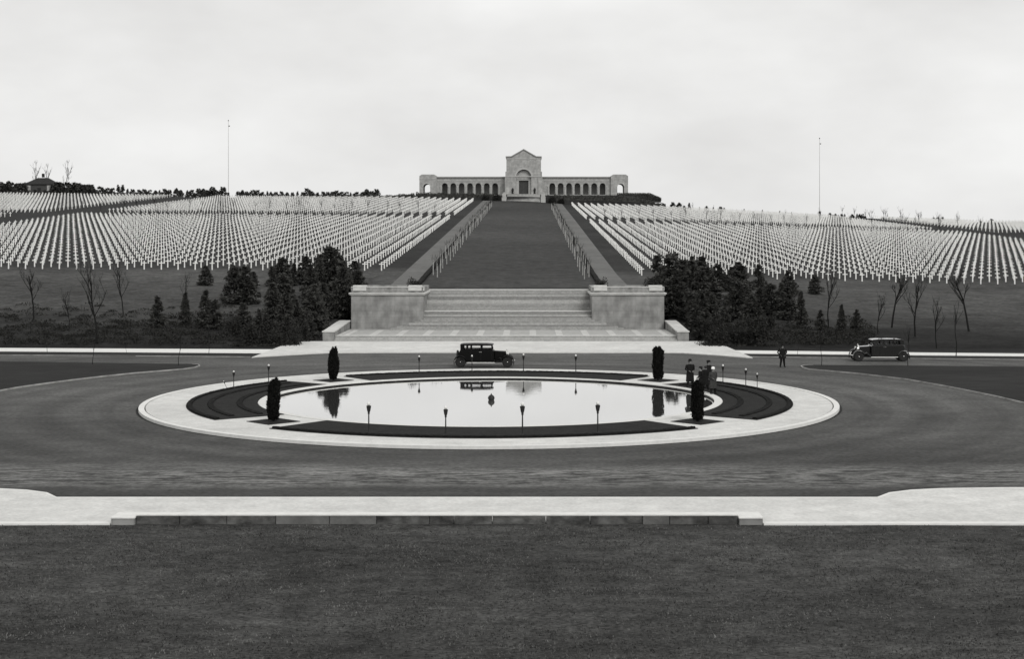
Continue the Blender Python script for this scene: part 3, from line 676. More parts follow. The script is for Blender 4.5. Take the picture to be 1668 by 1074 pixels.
for s, side in ((-1, 'left'), (1, 'right')):
    lg = empty('loggia', (CX + s * 6.87, CD + 3, CB), 0, 'pale arcade of seven round arches joined to the %s side of the chapel' % side, 'arcade', 'loggias on both sides of the chapel')
    L0 = 25.0
    outer = [(0, -.3), (s * L0, -.3), (s * L0, 6.45), (0, 6.45)]
    holes = []
    for k_ in range(7):
        cx = s * (3.6 + 3.07 * k_); holes.append(arch(cx, 1.03, .35, 3.6, 10))
    if s > 0: outer = outer; holes = [h[::-1] for h in holes]
    b = MB(); b.prism([outer] + holes, 0, .7); b.build('arcade_front', M['chapel'], lg)
    for k_ in range(8):
        cx = s * (3.6 + 3.07 * k_ - 1.535); b = MB()
        b.box(cx - .50, cx + .50, -.06, -.001, 3.4, 3.62)
        b.tube([(cx, -.06, .3), (cx, -.06, 3.41)], .22, 10); b.build('column', M['chapeltrim'], lg, smooth=True)
    b = MB(); b.box(min(0, s * L0), max(0, s * L0), 5.4, 6.1, -.3, 6.42); b.box(min(0, s * L0), max(0, s * L0), .71, 5.39, -.3, .12); b.build('rear_wall', M['shade'], lg)
    b = MB(); b.box(min(0, s * L0), max(0, s * L0), -.35, 6.4, 6.452, 6.75, bev=.05); b.box(min(0, s * L0), max(0, s * L0), .2, 5.8, 6.752, 7.0); b.build('roof', M['chapelroof'], lg)
    b = MB(); b.box(min(0, s * L0), max(0, s * L0), -.12, -.001, 5.3, 5.5); b.build('frieze', M['chapeltrim'], lg)
    b = MB(); x0, x1 = s * L0, s * (L0 + 6.3)
    cxa = s * (L0 + 3.6)
    hole = arch(cxa, 1.25, .0, 3.1, 12); outer = [(x0, -.3), (x1, -.3), (x1, 7.2), (x1 - s * .9, 7.75), (x0 + s * .9, 7.75), (x0, 7.2)]
    b.prism([outer, hole[::-1]], -.9, 6.9); b.build('end_pavilion', M['chapel'], lg)
    b = MB(); b.prism([[(cxa + 1.65 * math.cos(PI * i / 14), 3.1 + 1.65 * math.sin(PI * i / 14)) for i in range(15)] + [(cxa + 1.26 * math.cos(PI * i / 14), 3.1 + 1.26 * math.sin(PI * i / 14)) for i in range(14, -1, -1)]], -1.0, -.901)
    b.box(min(x0, x1) - .08, max(x0, x1) + .08, -1.0, -.901, 6.0, 6.2); b.build('pavilion_trim', M['chapeltrim'], lg)

# ------------------------------------------------------------------ grave markers
CHT, CW = 1.18, .085
def cross_geo():
    hw, aw, zl, zh, d = .066, .32, .82, .945, .045
    p = [(-hw - .015, -.1), (hw + .015, -.1), (hw, zl), (aw, zl), (aw, zh), (hw, zh), (hw, CHT), (-hw, CHT), (-hw, zh), (-aw, zh), (-aw, zl), (-hw, zl)]
    vs = [(x, -d, z) for x, z in p] + [(x, d, z) for x, z in p]
    fs = [(0, 1, 2, 11), (11, 2, 5, 8), (2, 3, 4, 5), (8, 9, 10, 11), (5, 6, 7, 8)]
    fs += [tuple(i + 12 for i in reversed(f)) for f in fs]
    fs += [(j, j + 12, (j + 1) % 12 + 12, (j + 1) % 12) for j in range(12)]
    return vs, fs
cvs, cfs = cross_geo()
PTS = []; IDX = {}
SP, RB = 2.27, 3.5
for s in (-1, 1):
    cols = [s * (17.4 + SP * i) for i in range(41)] + [s * (126 + SP * i) for i in range(32)]
    for xx in cols:
        for y0, nr in ((190.0, 47), (374.0, 39)):
            for j in range(nr):
                yy = y0 + RB * j
                if abs(xx) < 30 and yy > 506 - max(0, 3): continue
                px = VX + F * (xx - AX) / yy
                if -330 < px < 2000: PTS.append((yy, xx)); IDX[(yy, xx)] = (j + 1, cols.index(xx) + 1)
PTS.sort()
rnd = random.Random(11)
near = [p for p in PTS if -10 < VX + F * (p[1] - AX) / p[0] < 1678][:300]
ns = set(near)
proto = None
for yy, xx in near:
    side = 'left' if xx < 0 else 'right'
    if proto is None:
        cv = MB(); cv.add(cvs, cfs); proto = cv.build('grave_cross', M['marble']); o = proto
    else: o = proto.copy(); COL.objects.link(o)
    o.location = (xx + rnd.uniform(-.02, .02), yy, zz(xx, yy)); o.rotation_euler = (rnd.uniform(-.01, .01), rnd.uniform(-.012, .012), rnd.uniform(-.05, .05))
    tag(o, 'white marble cross, %s from the mall in the %s row of the %s graves' % (nth(IDX[(yy, xx)][1]), 'front' if IDX[(yy, xx)][0] == 1 else nth(IDX[(yy, xx)][0]), side), 'grave cross', 'nearest white crosses of the %s grave plot' % side)
rest = np.array([(x, y) for y, x in PTS if (y, x) not in ns])
zr = Z(rest[:, 0], rest[:, 1]); cva = np.array(cvs)
rj = np.random.default_rng(9); K = len(rest); yaw = rj.normal(0, .05, K); tx = rj.normal(0, .014, K); ty = rj.normal(0, .014, K); hs_ = rj.normal(1, .02, K)
base = np.stack([rest[:, 0] + rj.normal(0, .025, K), rest[:, 1] + rj.normal(0, .03, K), zr + rj.normal(0, .015, K)], 1)
X_ = cva[None, :, 0] * np.cos(yaw)[:, None] - cva[None, :, 1] * np.sin(yaw)[:, None] + cva[None, :, 2] * tx[:, None]
Y_ = cva[None, :, 0] * np.sin(yaw)[:, None] + cva[None, :, 1] * np.cos(yaw)[:, None] + cva[None, :, 2] * ty[:, None]
V = (np.stack([X_, Y_, cva[None, :, 2] * hs_[:, None]], 2) + base[:, None, :]).reshape(-1, 3)
FS = [tuple(i + 24 * k_ for i in f) for k_ in range(len(rest)) for f in cfs]
o = pm('grave_crosses', V.tolist(), FS, M['marble'])
tag(o, 'thousands of white marble crosses in rows covering the hillside behind the nearest rows', 'grave crosses', kind='stuff')

# ------------------------------------------------------------------ flagpoles
def flagpole(px, ptop, pbase, y, side):
    x = (px - VX) * y / F + AX; zb = CH - (pbase - VY) * y / F; zt = CH - (ptop - VY) * y / F
    e = empty('flagpole', (x, y, zz(x, y)), 0, 'very tall thin bare flagpole on the skyline to the %s of the chapel' % side, 'flagpole', 'flagpoles on the hilltop'); h = zt - e.location.z
    b = MB(); b.tube([(0, 0, -.5), (0, 0, h * .5), (0, 0, h)], [.10, .075, .045], 10); b.build('pole', M['pole'], e, smooth=True)
    b = MB(); b.lathe([(.05, h - .05), (.16, h + .04), (.20, h + .18), (.14, h + .33), (.03, h + .4)], n=12); b.build('finial', M['iron'], e, smooth=True)
    b = MB(); b.box(.05, .55, -.06, .06, h - 2.0, h - 1.65, bev=.03); b.tube([(0, 0, h - 1.8), (.3, 0, h - 1.8)], .04, 6); b.build('truck_fitting', M['iron'], e)
    b = MB(); b.box(-.35, .35, -.35, .35, -.3, 1.9, bev=.08); b.build('base', M['iron'], e)
flagpole(372, 197, 314, 520, 'left'); flagpole(1335, 226, 350, 520, 'right')

# ------------------------------------------------------------------ trees on the bank
cprot = [conifer('pine_tree', 4.0, 1.35, 21, 2600, .26, M['conifer'], shape=.75), conifer('pine_tree', 3.6, 1.55, 22, 2600, .27, M['conifer'], shape=.6),
         conifer('pine_tree', 4.3, 1.2, 23, 2500, .25, M['conifer'], shape=.9), conifer('pine_tree', 3.2, 1.1, 24, 2000, .24, M['conifer'], shape=.7), conifer('pine_tree', 4.4, 1.7, 25, 3000, .28, M['conifer'], shape=.55)]
for c in cprot: c['category'] = 'pine tree'
def put(proto, px, y, s=1.0, label='', group='', dz=0, rz=None, sz=None):
    x = (px - VX) * y / F + AX
    lim = 20.6 if y < 158 else 17.9
    if y < 186 and abs(x) < lim: x = math.copysign(lim, x)
    return place(proto, (x, y, zz(x, y) + dz), rnd.uniform(0, 6.28) if rz is None else rz, s, label, group, tilt=(rnd.uniform(-.03, .03), rnd.uniform(-.03, .03)), sz=sz)
# lone pines: (photo x, foot y, tip y)
def pine_at(px, pf, pt, pr, label, group, wide=1.0):
    # find distance where the bank shows at this height in the view
    ys_ = np.linspace(135, 189, 200); xs_ = (px - VX) * ys_ / F + AX; pyy = VY - F * (Z(xs_, ys_) - CH) / ys_
    i = int(np.argmin(np.abs(pyy - pf))); y = float(ys_[i]); h = (pf - pt) * y / F
    base = {0: 4.0, 1: 3.6, 2: 4.3, 3: 3.2, 4: 4.4}[pr]; k = h / base
    o = put(cprot[pr], px, y, k * wide, label, group, sz=k); return o
G_L = 'pines on the grass bank left of the staircase'; G_R = 'pines on the grass bank right of the staircase'
pine_at(257, 533, 484, 0, 'lone conical pine on the open bank, leftmost of the left pines', G_L, 1.1)
pine_at(301, 531, 478, 2, 'slim pine second from the left on the left bank', G_L)
pine_at(336, 533, 474, 0, 'ragged pine third from the left on the left bank', G_L)
pine_at(350, 536, 490, 3, 'short pine pressed against the third pine of the left bank', G_L, 1.1)
pine_at(334, 465, 433, 1, 'round dark pine directly under the crosses at the left end of the upper pines', G_L, 1.1)
pine_at(1371, 537, 497, 2, 'slim pine standing second from the right of all the right bank pines', G_R)
pine_at(1395, 536, 505, 3, 'short broad pine, rightmost on the right bank', G_R, 1.15)
pine_at(1336, 538, 506, 3, 'small pine on the right bank just left of the tall bare sapling', G_R)
pine_at(1305, 533, 476, 2, 'tall pointed pine at the open edge of the right thicket', G_R)
pine_at(1328, 479, 447, 1, 'round dark pine directly under the crosses, rightmost of the upper right pines', G_R, 1.1)
pine_at(1286, 480, 440, 1, 'round dark pine under the crosses, second from the right in the upper right row', G_R, 1.1)
pine_at(1235, 470, 432, 0, 'round dark pine under the crosses, third from the right in the upper right row', G_R, 1.2)
rnd = random.Random(3)
def thicket(rows, side, grp):
    for (rname, pxs, pf0, hp0, jit) in rows:
        pxs = sorted(pxs, key=lambda q: abs(q - 826))
        n_ = 0
        for i, px in enumerate(pxs):
            near_ = 1 - min(1, max(0, (abs(px - 826) - 300) / 110))
            if near_ < .75 and rname != 'top' and rnd.random() < .38: continue
            px += rnd.uniform(-7, 7); pf = pf0 + rnd.uniform(-jit, jit); hp = hp0 * rnd.uniform(.8, 1.18) * (.72 + .28 * near_)
            n_ += 1
            pine_at(px, pf, pf - hp, rnd.choice([0, 1, 2, 4, 1, 4]), 'young pine, %s from the staircase in the %s row of the %s thicket' % (nth(n_), rname, side), grp, rnd.uniform(.95, 1.3))
thicket([('top', range(378, 606, 20), 466, 46, 5), ('second', range(385, 570, 17), 496, 77, 5), ('middle', range(372, 566, 18), 517, 72, 6), ('fourth', range(400, 562, 18), 538, 62, 5), ('bottom', range(440, 550, 17), 553, 44, 4)],
        'left', 'pine thicket left of the staircase')
thicket([('top', range(1068, 1215, 20), 470, 46, 5), ('second', range(1092, 1270, 18), 499, 74, 5), ('middle', range(1090, 1296, 18), 518, 70, 6), ('fourth', range(1094, 1270, 18), 538, 60, 5), ('bottom', range(1104, 1220, 17), 552, 44, 4)],
        'right', 'pine thicket right of the staircase')
bush = [shrub('bush', 1.3, 1.6, 301, 900, .2, M['shrub'], cat='bush'), shrub('bush', 1.0, 2.1, 302, 900, .2, M['shrub'], cat='bush')]
for side, pxs in (('left', range(384, 560, 11)), ('right', range(1096, 1260, 11))):
    for i, px in enumerate(sorted(pxs, key=lambda q: abs(q - 826))):
        y = 137.5 + rnd.uniform(-1, 2) if i % 2 else 143 + rnd.uniform(-1.5, 3.5)
        put(bush[rnd.randrange(2)], px + rnd.uniform(-5, 5), y, rnd.uniform(.7, 1.15), 'low dark bush, %s from the staircase at the foot of the %s pines' % (nth(i + 1), side), 'bushes at the foot of the %s pines' % side)
# low undergrowth along the foot of the bank (uncountable)
rnd2 = random.Random(8); cl = []
for i in range(800):
    px = rnd2.choice([rnd2.uniform(-60, 540), rnd2.uniform(-60, 540), rnd2.uniform(1120, 1420)]); y = 135.2 + abs(rnd2.gauss(0, 8)) * (1.2 if px < 520 else .8)
    x = (px - VX) * y / F + AX
    if abs(x) < 19.6 or y > 158: continue
    cl.append((x, y, zz(x, y), rnd2.uniform(.4, 1.1), rnd2.uniform(.12, .5) * (1 if y > 138 else .6)))
def fnu():
    cx_, cy_, cz_, cr_, ch_ = rnd2.choice(cl); a = rnd2.uniform(0, 2 * PI); q = rnd2.random() ** .5
    return Vector((cx_ + math.cos(a) * cr_ * q * 1.3, cy_ + math.sin(a) * cr_ * q, cz_ + ch_ * math.sqrt(1 - q * q) * rnd2.uniform(.3, 1.05))), Vector((rnd2.gauss(0, .5), rnd2.gauss(0, .5), .6))
vs, fs = leaves(rnd2, 40000, fnu, .17, 0)
tag(pm('undergrowth', vs, fs, M['shrub']), 'dark low undergrowth and rough grass along the foot of the bank', 'undergrowth', kind='stuff')

# bare trees of the bank and road
bprot = [bare_tree('bare_tree', 5.5, 31, cat='tree', spread=.30, tr=.09), bare_tree('bare_tree', 6.0, 32, cat='tree', spread=.24, tr=.08, first=.4), bare_tree('bare_tree', 5.0, 33, cat='tree', spread=.38, tr=.10, first=.45)]
def bare_at(px, pf, pt, pr, label, group, lo=112):
    ys_ = np.linspace(lo, 189, 400); xs_ = (px - VX) * ys_ / F + AX; pyy = VY - F * (Z(xs_, ys_) - CH) / ys_
    i = int(np.argmin(np.abs(pyy - pf))); y = float(ys_[i]); h = (pf - pt) * y / F; k = h / (5.5, 6.0, 5.0)[pr]
    return put(bprot[pr], px, y, k, label, group)
GB = 'leafless young trees on the grass bank'
for px, pf, pt, pr, lab in ((55, 520, 437, 0, 'dark leafless tree near the left edge of the picture'), (159, 560, 440, 1, 'leafless tree with thin upright branches on the left bank under the crosses'),
                            (201, 512, 437, 1, 'slightly leaning leafless tree with forked top on the left bank'),
                            (299, 500, 452, 1, 'faint leafless tree behind the slim left pine'), (112, 540, 480, 1, 'small thin leafless sapling between the two leftmost bare trees'),
                            (1350, 535, 448, 1, 'leafless tree just right of the upper right pines'), (1452, 534, 448, 2, 'leafless tree with wide spreading crown above the right car'),
                            (1491, 548, 452, 0, 'leafless tree just right of the car at the right'), (1526, 567, 494, 1, 'very slim leafless sapling between two bigger bare trees on the right bank'),
                            (1579, 540, 446, 2, 'dark leafless tree nearest the right edge of the picture'), (1430, 545, 486, 1, 'faint slim sapling directly above the right car')):
    bare_at(px, pf, pt, pr, lab, GB)
sprot = bare_tree('street_sapling', 4.0, 41, cat='tree', spread=.15, levels=2, tr=.045, first=.55, nb=2)
ALLKIDS  # registered
for px, py_, h, lab in ((150, 595, 2.6, 'thin bare sapling on the tip of the left grass island, left of another'), (291, 597, 2.7, 'thin staked sapling near the tip of the left grass island'),
                        (340, 577, 2.4, 'bare sapling at the left sidewalk nearest the plaza'), (206, 577, 1.2, 'short bare sapling at the left sidewalk, middle one'), (77, 574, 2.0, 'bare sapling at the left sidewalk near the picture edge'),
                        (1338, 597, 2.6, 'thin staked sapling near the tip of the right grass island'), (1299, 578, 1.6, 'bare sapling at the right sidewalk beside the walking man'),
                        (1557, 581, 4.2, 'tall bare sapling at the right sidewalk behind the right island'), (1479, 597, 2.8, 'thin bare sapling behind the tail of the right car')):
    x, y = gp(px, py_); place(sprot, (x, y, .0), rnd.uniform(0, 6), h / 4.0, lab, 'saplings planted along the road')

# saplings up both sides of the mall
mprot = empty('mall_sapling', cat='tree'); b = MB(); b.tube([(0, 0, -.2), (.02, 0, 1.0), (0, .02, 2.0)], [.075, .065, .05], 7); b.build('trunk', M['palebark'], mprot, smooth=True)
rt = random.Random(51); b = MB()
for i in range(7):
    z0 = rt.uniform(1.5, 2.0); a = rt.uniform(0, 6.28); q = rt.uniform(.25, .55); b.tube([(0, 0, z0), (math.cos(a) * q * .5, math.sin(a) * q * .5, z0 + q * .7), (math.cos(a) * q * .7, math.sin(a) * q * .7, z0 + q * 1.5)], [.02, .014, .006], 3)
b.build('crown', M['twig'], mprot, fixn=False); register(mprot)
for s, side in ((-1, 'left'), (1, 'right')):
    for row, off, y0 in (('inner', 9.4, 180), ('outer', 10.2, 184)):
        for j in range(36):
            y = y0 + j * 7.6
            if y > 465: break
            xx = s * (off + rnd.uniform(-.15, .15))
            place(mprot, (xx, y, zz(xx, y)), rnd.uniform(0, 6), rnd.uniform(.8, 1.05), 'pale sapling, %s from the staircase, %s row, %s side of mall' % (nth(j + 1), row, side), 'saplings lining the %s side of the mall' % side)
for s, side in ((-1, 'left'), (1, 'right')):
    vs = []; fs = []; rh = random.Random(90 + s); yy_ = [167 + 2.0 * i for i in range(168)]
    for i, y in enumerate(yy_):
        h = .42 + rh.uniform(-.05, .06)
        for dx, dz in ((-.30, -.1), (-.30, h * .8), (-.18, h), (.18, h), (.30, h * .8), (.30, -.1)):
            x = s * 10.82 + dx + rh.uniform(-.04, .04); vs.append((x, y, zz(s * 10.82, y) + dz))
    for i in range(len(yy_) - 1):
        for j in range(5): k = 6 * i + j; fs.append((k, k + 1, k + 7, k + 6))
    fs += [tuple(range(6)), tuple(6 * (len(yy_) - 1) + j for j in range(5, -1, -1))]
    b = MB(); b.add(vs, fs); tag(b.build('long_hedge', M['cypress']), 'long low dark hedge between the mall lawn and the %s gravel path' % side, 'hedge')
# dark saplings on the cross path and on the outer paths
pprot = bare_tree('path_sapling', 4.2, 61, cat='tree', spread=.22, levels=2, tr=.055, first=.45, nb=3, m2=M['bark'], twigr=.02)
for s, side in ((-1, 'left'), (1, 'right')):
    for row, yy in ((0, 366.0), (1, 371.0)):
        for j in range(11):
            xx = s * (22 + j * 8.6 + row * 4.3)
            if xx and abs(xx) > 108: continue
            place(pprot, (xx, yy, zz(xx, yy)), rnd.uniform(0, 6), rnd.uniform(.75, 1.1), 'dark sapling, %s from the mall in the %s row of the %s cross path' % (nth(j + 1), ('near', 'far')[row], side), 'saplings along the %s cross path' % side)
    for j in range(14 if s > 0 else 5):
        yy = 372 + j * 10; 
        xx = s * (113 if j % 2 else 121); px = VX + F * (xx - AX) / yy
        if not -10 < px < 1680: continue
        place(pprot, (xx, yy, zz(xx, yy)), rnd.uniform(0, 6), rnd.uniform(.8, 1.15) if s > 0 else .7, 'small dark sapling, %s up the slope along the outer path beyond the %s graves' % (nth(j + 1), side), 'saplings along the %s outer path' % side)

# skyline pines and shrubs
kprot = [conifer('hilltop_pine', 3.0, 1.5, 71, 520, .5, M['conifer'], shape=.6), conifer('hilltop_pine', 4.0, 1.3, 72, 520, .5, M['conifer'], shape=.9), conifer('hilltop_pine', 2.4, 1.6, 73, 460, .5, M['conifer'], shape=.5)]
for c in kprot: c['category'] = 'pine tree'
hs = [3.0, 4.0, 2.4]
def sky_tree(px, hpx, side, lab, grp, pr=None):
    y = 522 + rnd.uniform(-3, 4); x = (px - VX) * y / F + AX; pr = rnd.randrange(3) if pr is None else pr
    z = zz(x, y); k = (hpx * y / F) / hs[pr]
    place(kprot[pr], (x, y, z - .3), rnd.uniform(0, 6), k * rnd.uniform(.9, 1.15), lab, grp, sz=k)
px = 146; q_ = 0
while px < 364:
    q_ += 1; sky_tree(px, rnd.choice([12, 14, 16, 13, 19]), 'l', 'small dark skyline pine, %s from the left in the row left of the left flagpole' % nth(q_), 'skyline pines left of the left flagpole'); px += rnd.uniform(6, 12)
px = 388; q_ = 0
while px < 614:
    q_ += 1; sky_tree(px, rnd.choice([11, 12, 14, 12, 17]), 'l', 'small dark skyline pine, %s to the right of the left flagpole' % nth(q_), 'skyline pines between flagpole and chapel'); px += rnd.uniform(6, 10)
px = 1080; q_ = 0
while px < 1320:
    if rnd.random() < .75: q_ += 1; sky_tree(px, rnd.choice([6, 7, 9, 7, 12]) if px < 1215 else rnd.choice([4, 6, 7]), 'r', 'small dark skyline shrub, %s to the right of the chapel hedge' % nth(q_), 'skyline pines right of the chapel')
    px += rnd.uniform(6, 12) if px < 1210 else rnd.uniform(12, 22)
for q_, px in enumerate((1352, 1357, 1361, 1366, 1371, 1376, 1388, 1396, 1400, 1405, 1410, 1438, 1449, 1454, 1462, 1466, 1491, 1518, 1521, 1527, 1535, 1561, 1597, 1615)):
    sky_tree(px, rnd.choice([5, 7, 8]), 'r', 'small dark skyline shrub, %s to the right of the right flagpole' % nth(q_ + 1), 'skyline shrubs right of the right flagpole')
px = -6; q_ = 0
while px < 152:
    if not 44 < px < 86:
        q_ += 1; sky_tree(px, rnd.uniform(19, 25) if px < 130 else 19, 'l', 'dark broad pine, %s from the left edge in the clump round the hilltop house' % nth(q_), 'pine clump round the hilltop house', rnd.choice([0, 2]))
    px += rnd.uniform(5, 8)
tprot = bare_tree('hilltop_bare_tree', 7.0, 81, cat='tree', spread=.22, levels=3, tr=.09, first=.2, twigr=.02, nb=4)
for px, hpx, lab in ((53, 46, 'tall bare tree on the skyline left of the hilltop house roof'), (73, 42, 'bare tree on the skyline just right of the hilltop house'), (104, 47, 'thin bare tree standing alone on the left skyline')):
    y = 528; x = (px - VX) * y / F + AX; place(tprot, (x, y, zz(x, y)), rnd.uniform(0, 6), hpx * y / F / 7.0, lab, 'bare trees on the left skyline')
for q_, px in enumerate((1130, 1163, 1278, 1412, 1446, 1500, 1521, 1560)):
    y = 540; x = (px - VX) * y / F + AX; place(tprot, (x, y, zz(x, y) - .8), rnd.uniform(0, 6), rnd.uniform(.38, .55), 'faint bare tree just above the right skyline, %s from the chapel' % nth(q_ + 1), 'bare trees on the right skyline')
# hilltop house
y = 524; x = (65 - VX) * y / F + AX; z = zz(x, y)
e = empty('hilltop_house', (x, y, z), 0, 'small hilltop house with low dark hipped roof at the far left', 'house')
MB().box(-5.6, 5.6, 0, 6, -.5, 3.9).build('wall', M['housewall'], e)
b = MB(); b.add([(-6.1, -.5, 3.9), (6.1, -.5, 3.9), (6.1, 6.5, 3.9), (-6.1, 6.5, 3.9), (-1.8, 3, 6.4), (2.2, 3, 6.4)], [(0, 1, 5, 4), (1, 2, 5), (2, 3, 4, 5), (3, 0, 4), (0, 3, 2, 1)])
rf = b.build('roof', M['houseroof'], e); MB().box(-.2, .6, 2.6, 3.4, 6.6, 8.0).build('chimney', M['houseroof'], rf)
for cx in (-4.2, 3.4): 
    o = MB().box(cx - .75, cx + .75, -.12, -.001, 1.7, 3.5).build('window', M['houselight'], e); MB().box(cx - .9, cx + .9, -.2, -.001, 1.52, 1.69).build('sill', M['houselight'], o)
MB().box(-.9, .3, -.1, -.001, 0, 2.6).build('door', M['houseroof'], e)
for q_, px in enumerate((40, 57, 73, 92)):
    y = 518.5; x = (px - VX) * y / F + AX; k = (9 * y / F) / 2.4
    place(kprot[2], (x, y, zz(x, y) - .2), rnd.uniform(0, 6), k * 1.1, 'low dark pine in front of the hilltop house, %s from the left' % nth(q_ + 1), 'low pines in front of the hilltop house', sz=k)

# hedges below the loggias
def hedge(name, x0, x1, y, h, wd, seed, lab, n=1500, size=.35, ztop=None):
    rn = random.Random(seed); e = empty(name, ((x0 + x1) / 2, y, zz((x0 + x1) / 2, y)), 0, lab, 'hedge'); L_ = (x1 - x0) / 2
    z0 = e.location.z
    b = MB()
    k_ = int((x1 - x0) / 2)
    vs = []; fs = []
    def fn():
        u = rn.uniform(-L_, L_); f = rn.random(); lift = zz(e.location.x + u, y) - z0
        hh = h * (.85 + .15 * math.sin(u * 1.3 + seed) + .08 * math.sin(u * 4.1))
        q = rn.choice((0, 1, 2))
        if q == 0: p = Vector((u, -wd / 2 + rn.gauss(0, .1), lift + f * hh)); d = Vector((0, -1, .2))
        elif q == 1: p = Vector((u, rn.uniform(-wd / 2, wd / 2), lift + hh + rn.gauss(0, .08))); d = Vector((0, 0, 1))
        else: p = Vector((u, wd / 2 + rn.gauss(0, .1), lift + f * hh)); d = Vector((0, 1, .2))
        return p, d
    vs, fs = leaves(rn, n, fn, size, 0)
    m0 = MB()
    for i in range(k_):
        u0 = -L_ + i * (2 * L_ / k_); u1 = u0 + 2 * L_ / k_; lf = zz(e.location.x + (u0 + u1) / 2, y) - z0
        m0.box(u0, u1 - .01, -wd / 2 + .12, wd / 2 - .12, lf - .6, lf + h * .82)
    m0.add(vs, fs); m0.build('foliage', M['hedge'], e, fixn=False)
hedge('hedge', -38.5, -10.5, 511.5, 1.5, 1.6, 1, 'dark hedge at the foot of the left loggia', 2600)
hedge('hedge', 11.5, 51.5, 511.5, 1.45, 1.8, 2, 'dark hedge at the foot of the right loggia', 3600)
hedge('hedge', -66, -39, 512, 1.0, 1.2, 3, 'low dark hedge left of the left loggia end', 1500)
# mound of shrubs to the right of the right loggia
e = empty('hedge', (42.5, 519, zz(42.5, 519)), 0, 'flat topped dark hedge block just right of the right loggia', 'hedge')
rn = random.Random(9)
def fn():
    u = rn.uniform(-8, 8); hh = 1.7 if u < 4 else 1.7 - (u - 4) * .45; q = rn.random()
    return (Vector((u, -2 + rn.gauss(0, .1), rn.uniform(-1, hh))), Vector((0, -1, .2))) if q < .6 else (Vector((u, rn.uniform(-2, 2), hh + rn.gauss(0, .06))), Vector((0, 0, 1)))
vs, fs = leaves(rn, 2200, fn, .35, 0); m0 = MB(); m0.add(vs, fs); m0.prism([[(-7.9, -1.5), (7.9, -1.5), (7.9, -.1), (4, 1.55), (-7.9, 1.55)]], -1.85, 1.9); m0.build('foliage', M['hedge'], e, fixn=False)
for xx, yy, rr, hh, lab in ((-9.6, 508.5, 2.0, 2.9, 'round dark bush at the left of the chapel steps'), (10.2, 508.5, 1.9, 2.8, 'round dark bush at the right of the chapel steps'),
                        (-13.2, 508.6, 1.5, 2.2, 'second dark bush left of the chapel steps'), (13.8, 508.5, 1.4, 2.0, 'second dark bush right of the chapel steps')):
    q = shrub('round_bush', rr, hh, int(xx * 7) + 200, 1100, .35, M['shrub'], lab); q.location = (xx, yy, zz(xx, yy) - .1)

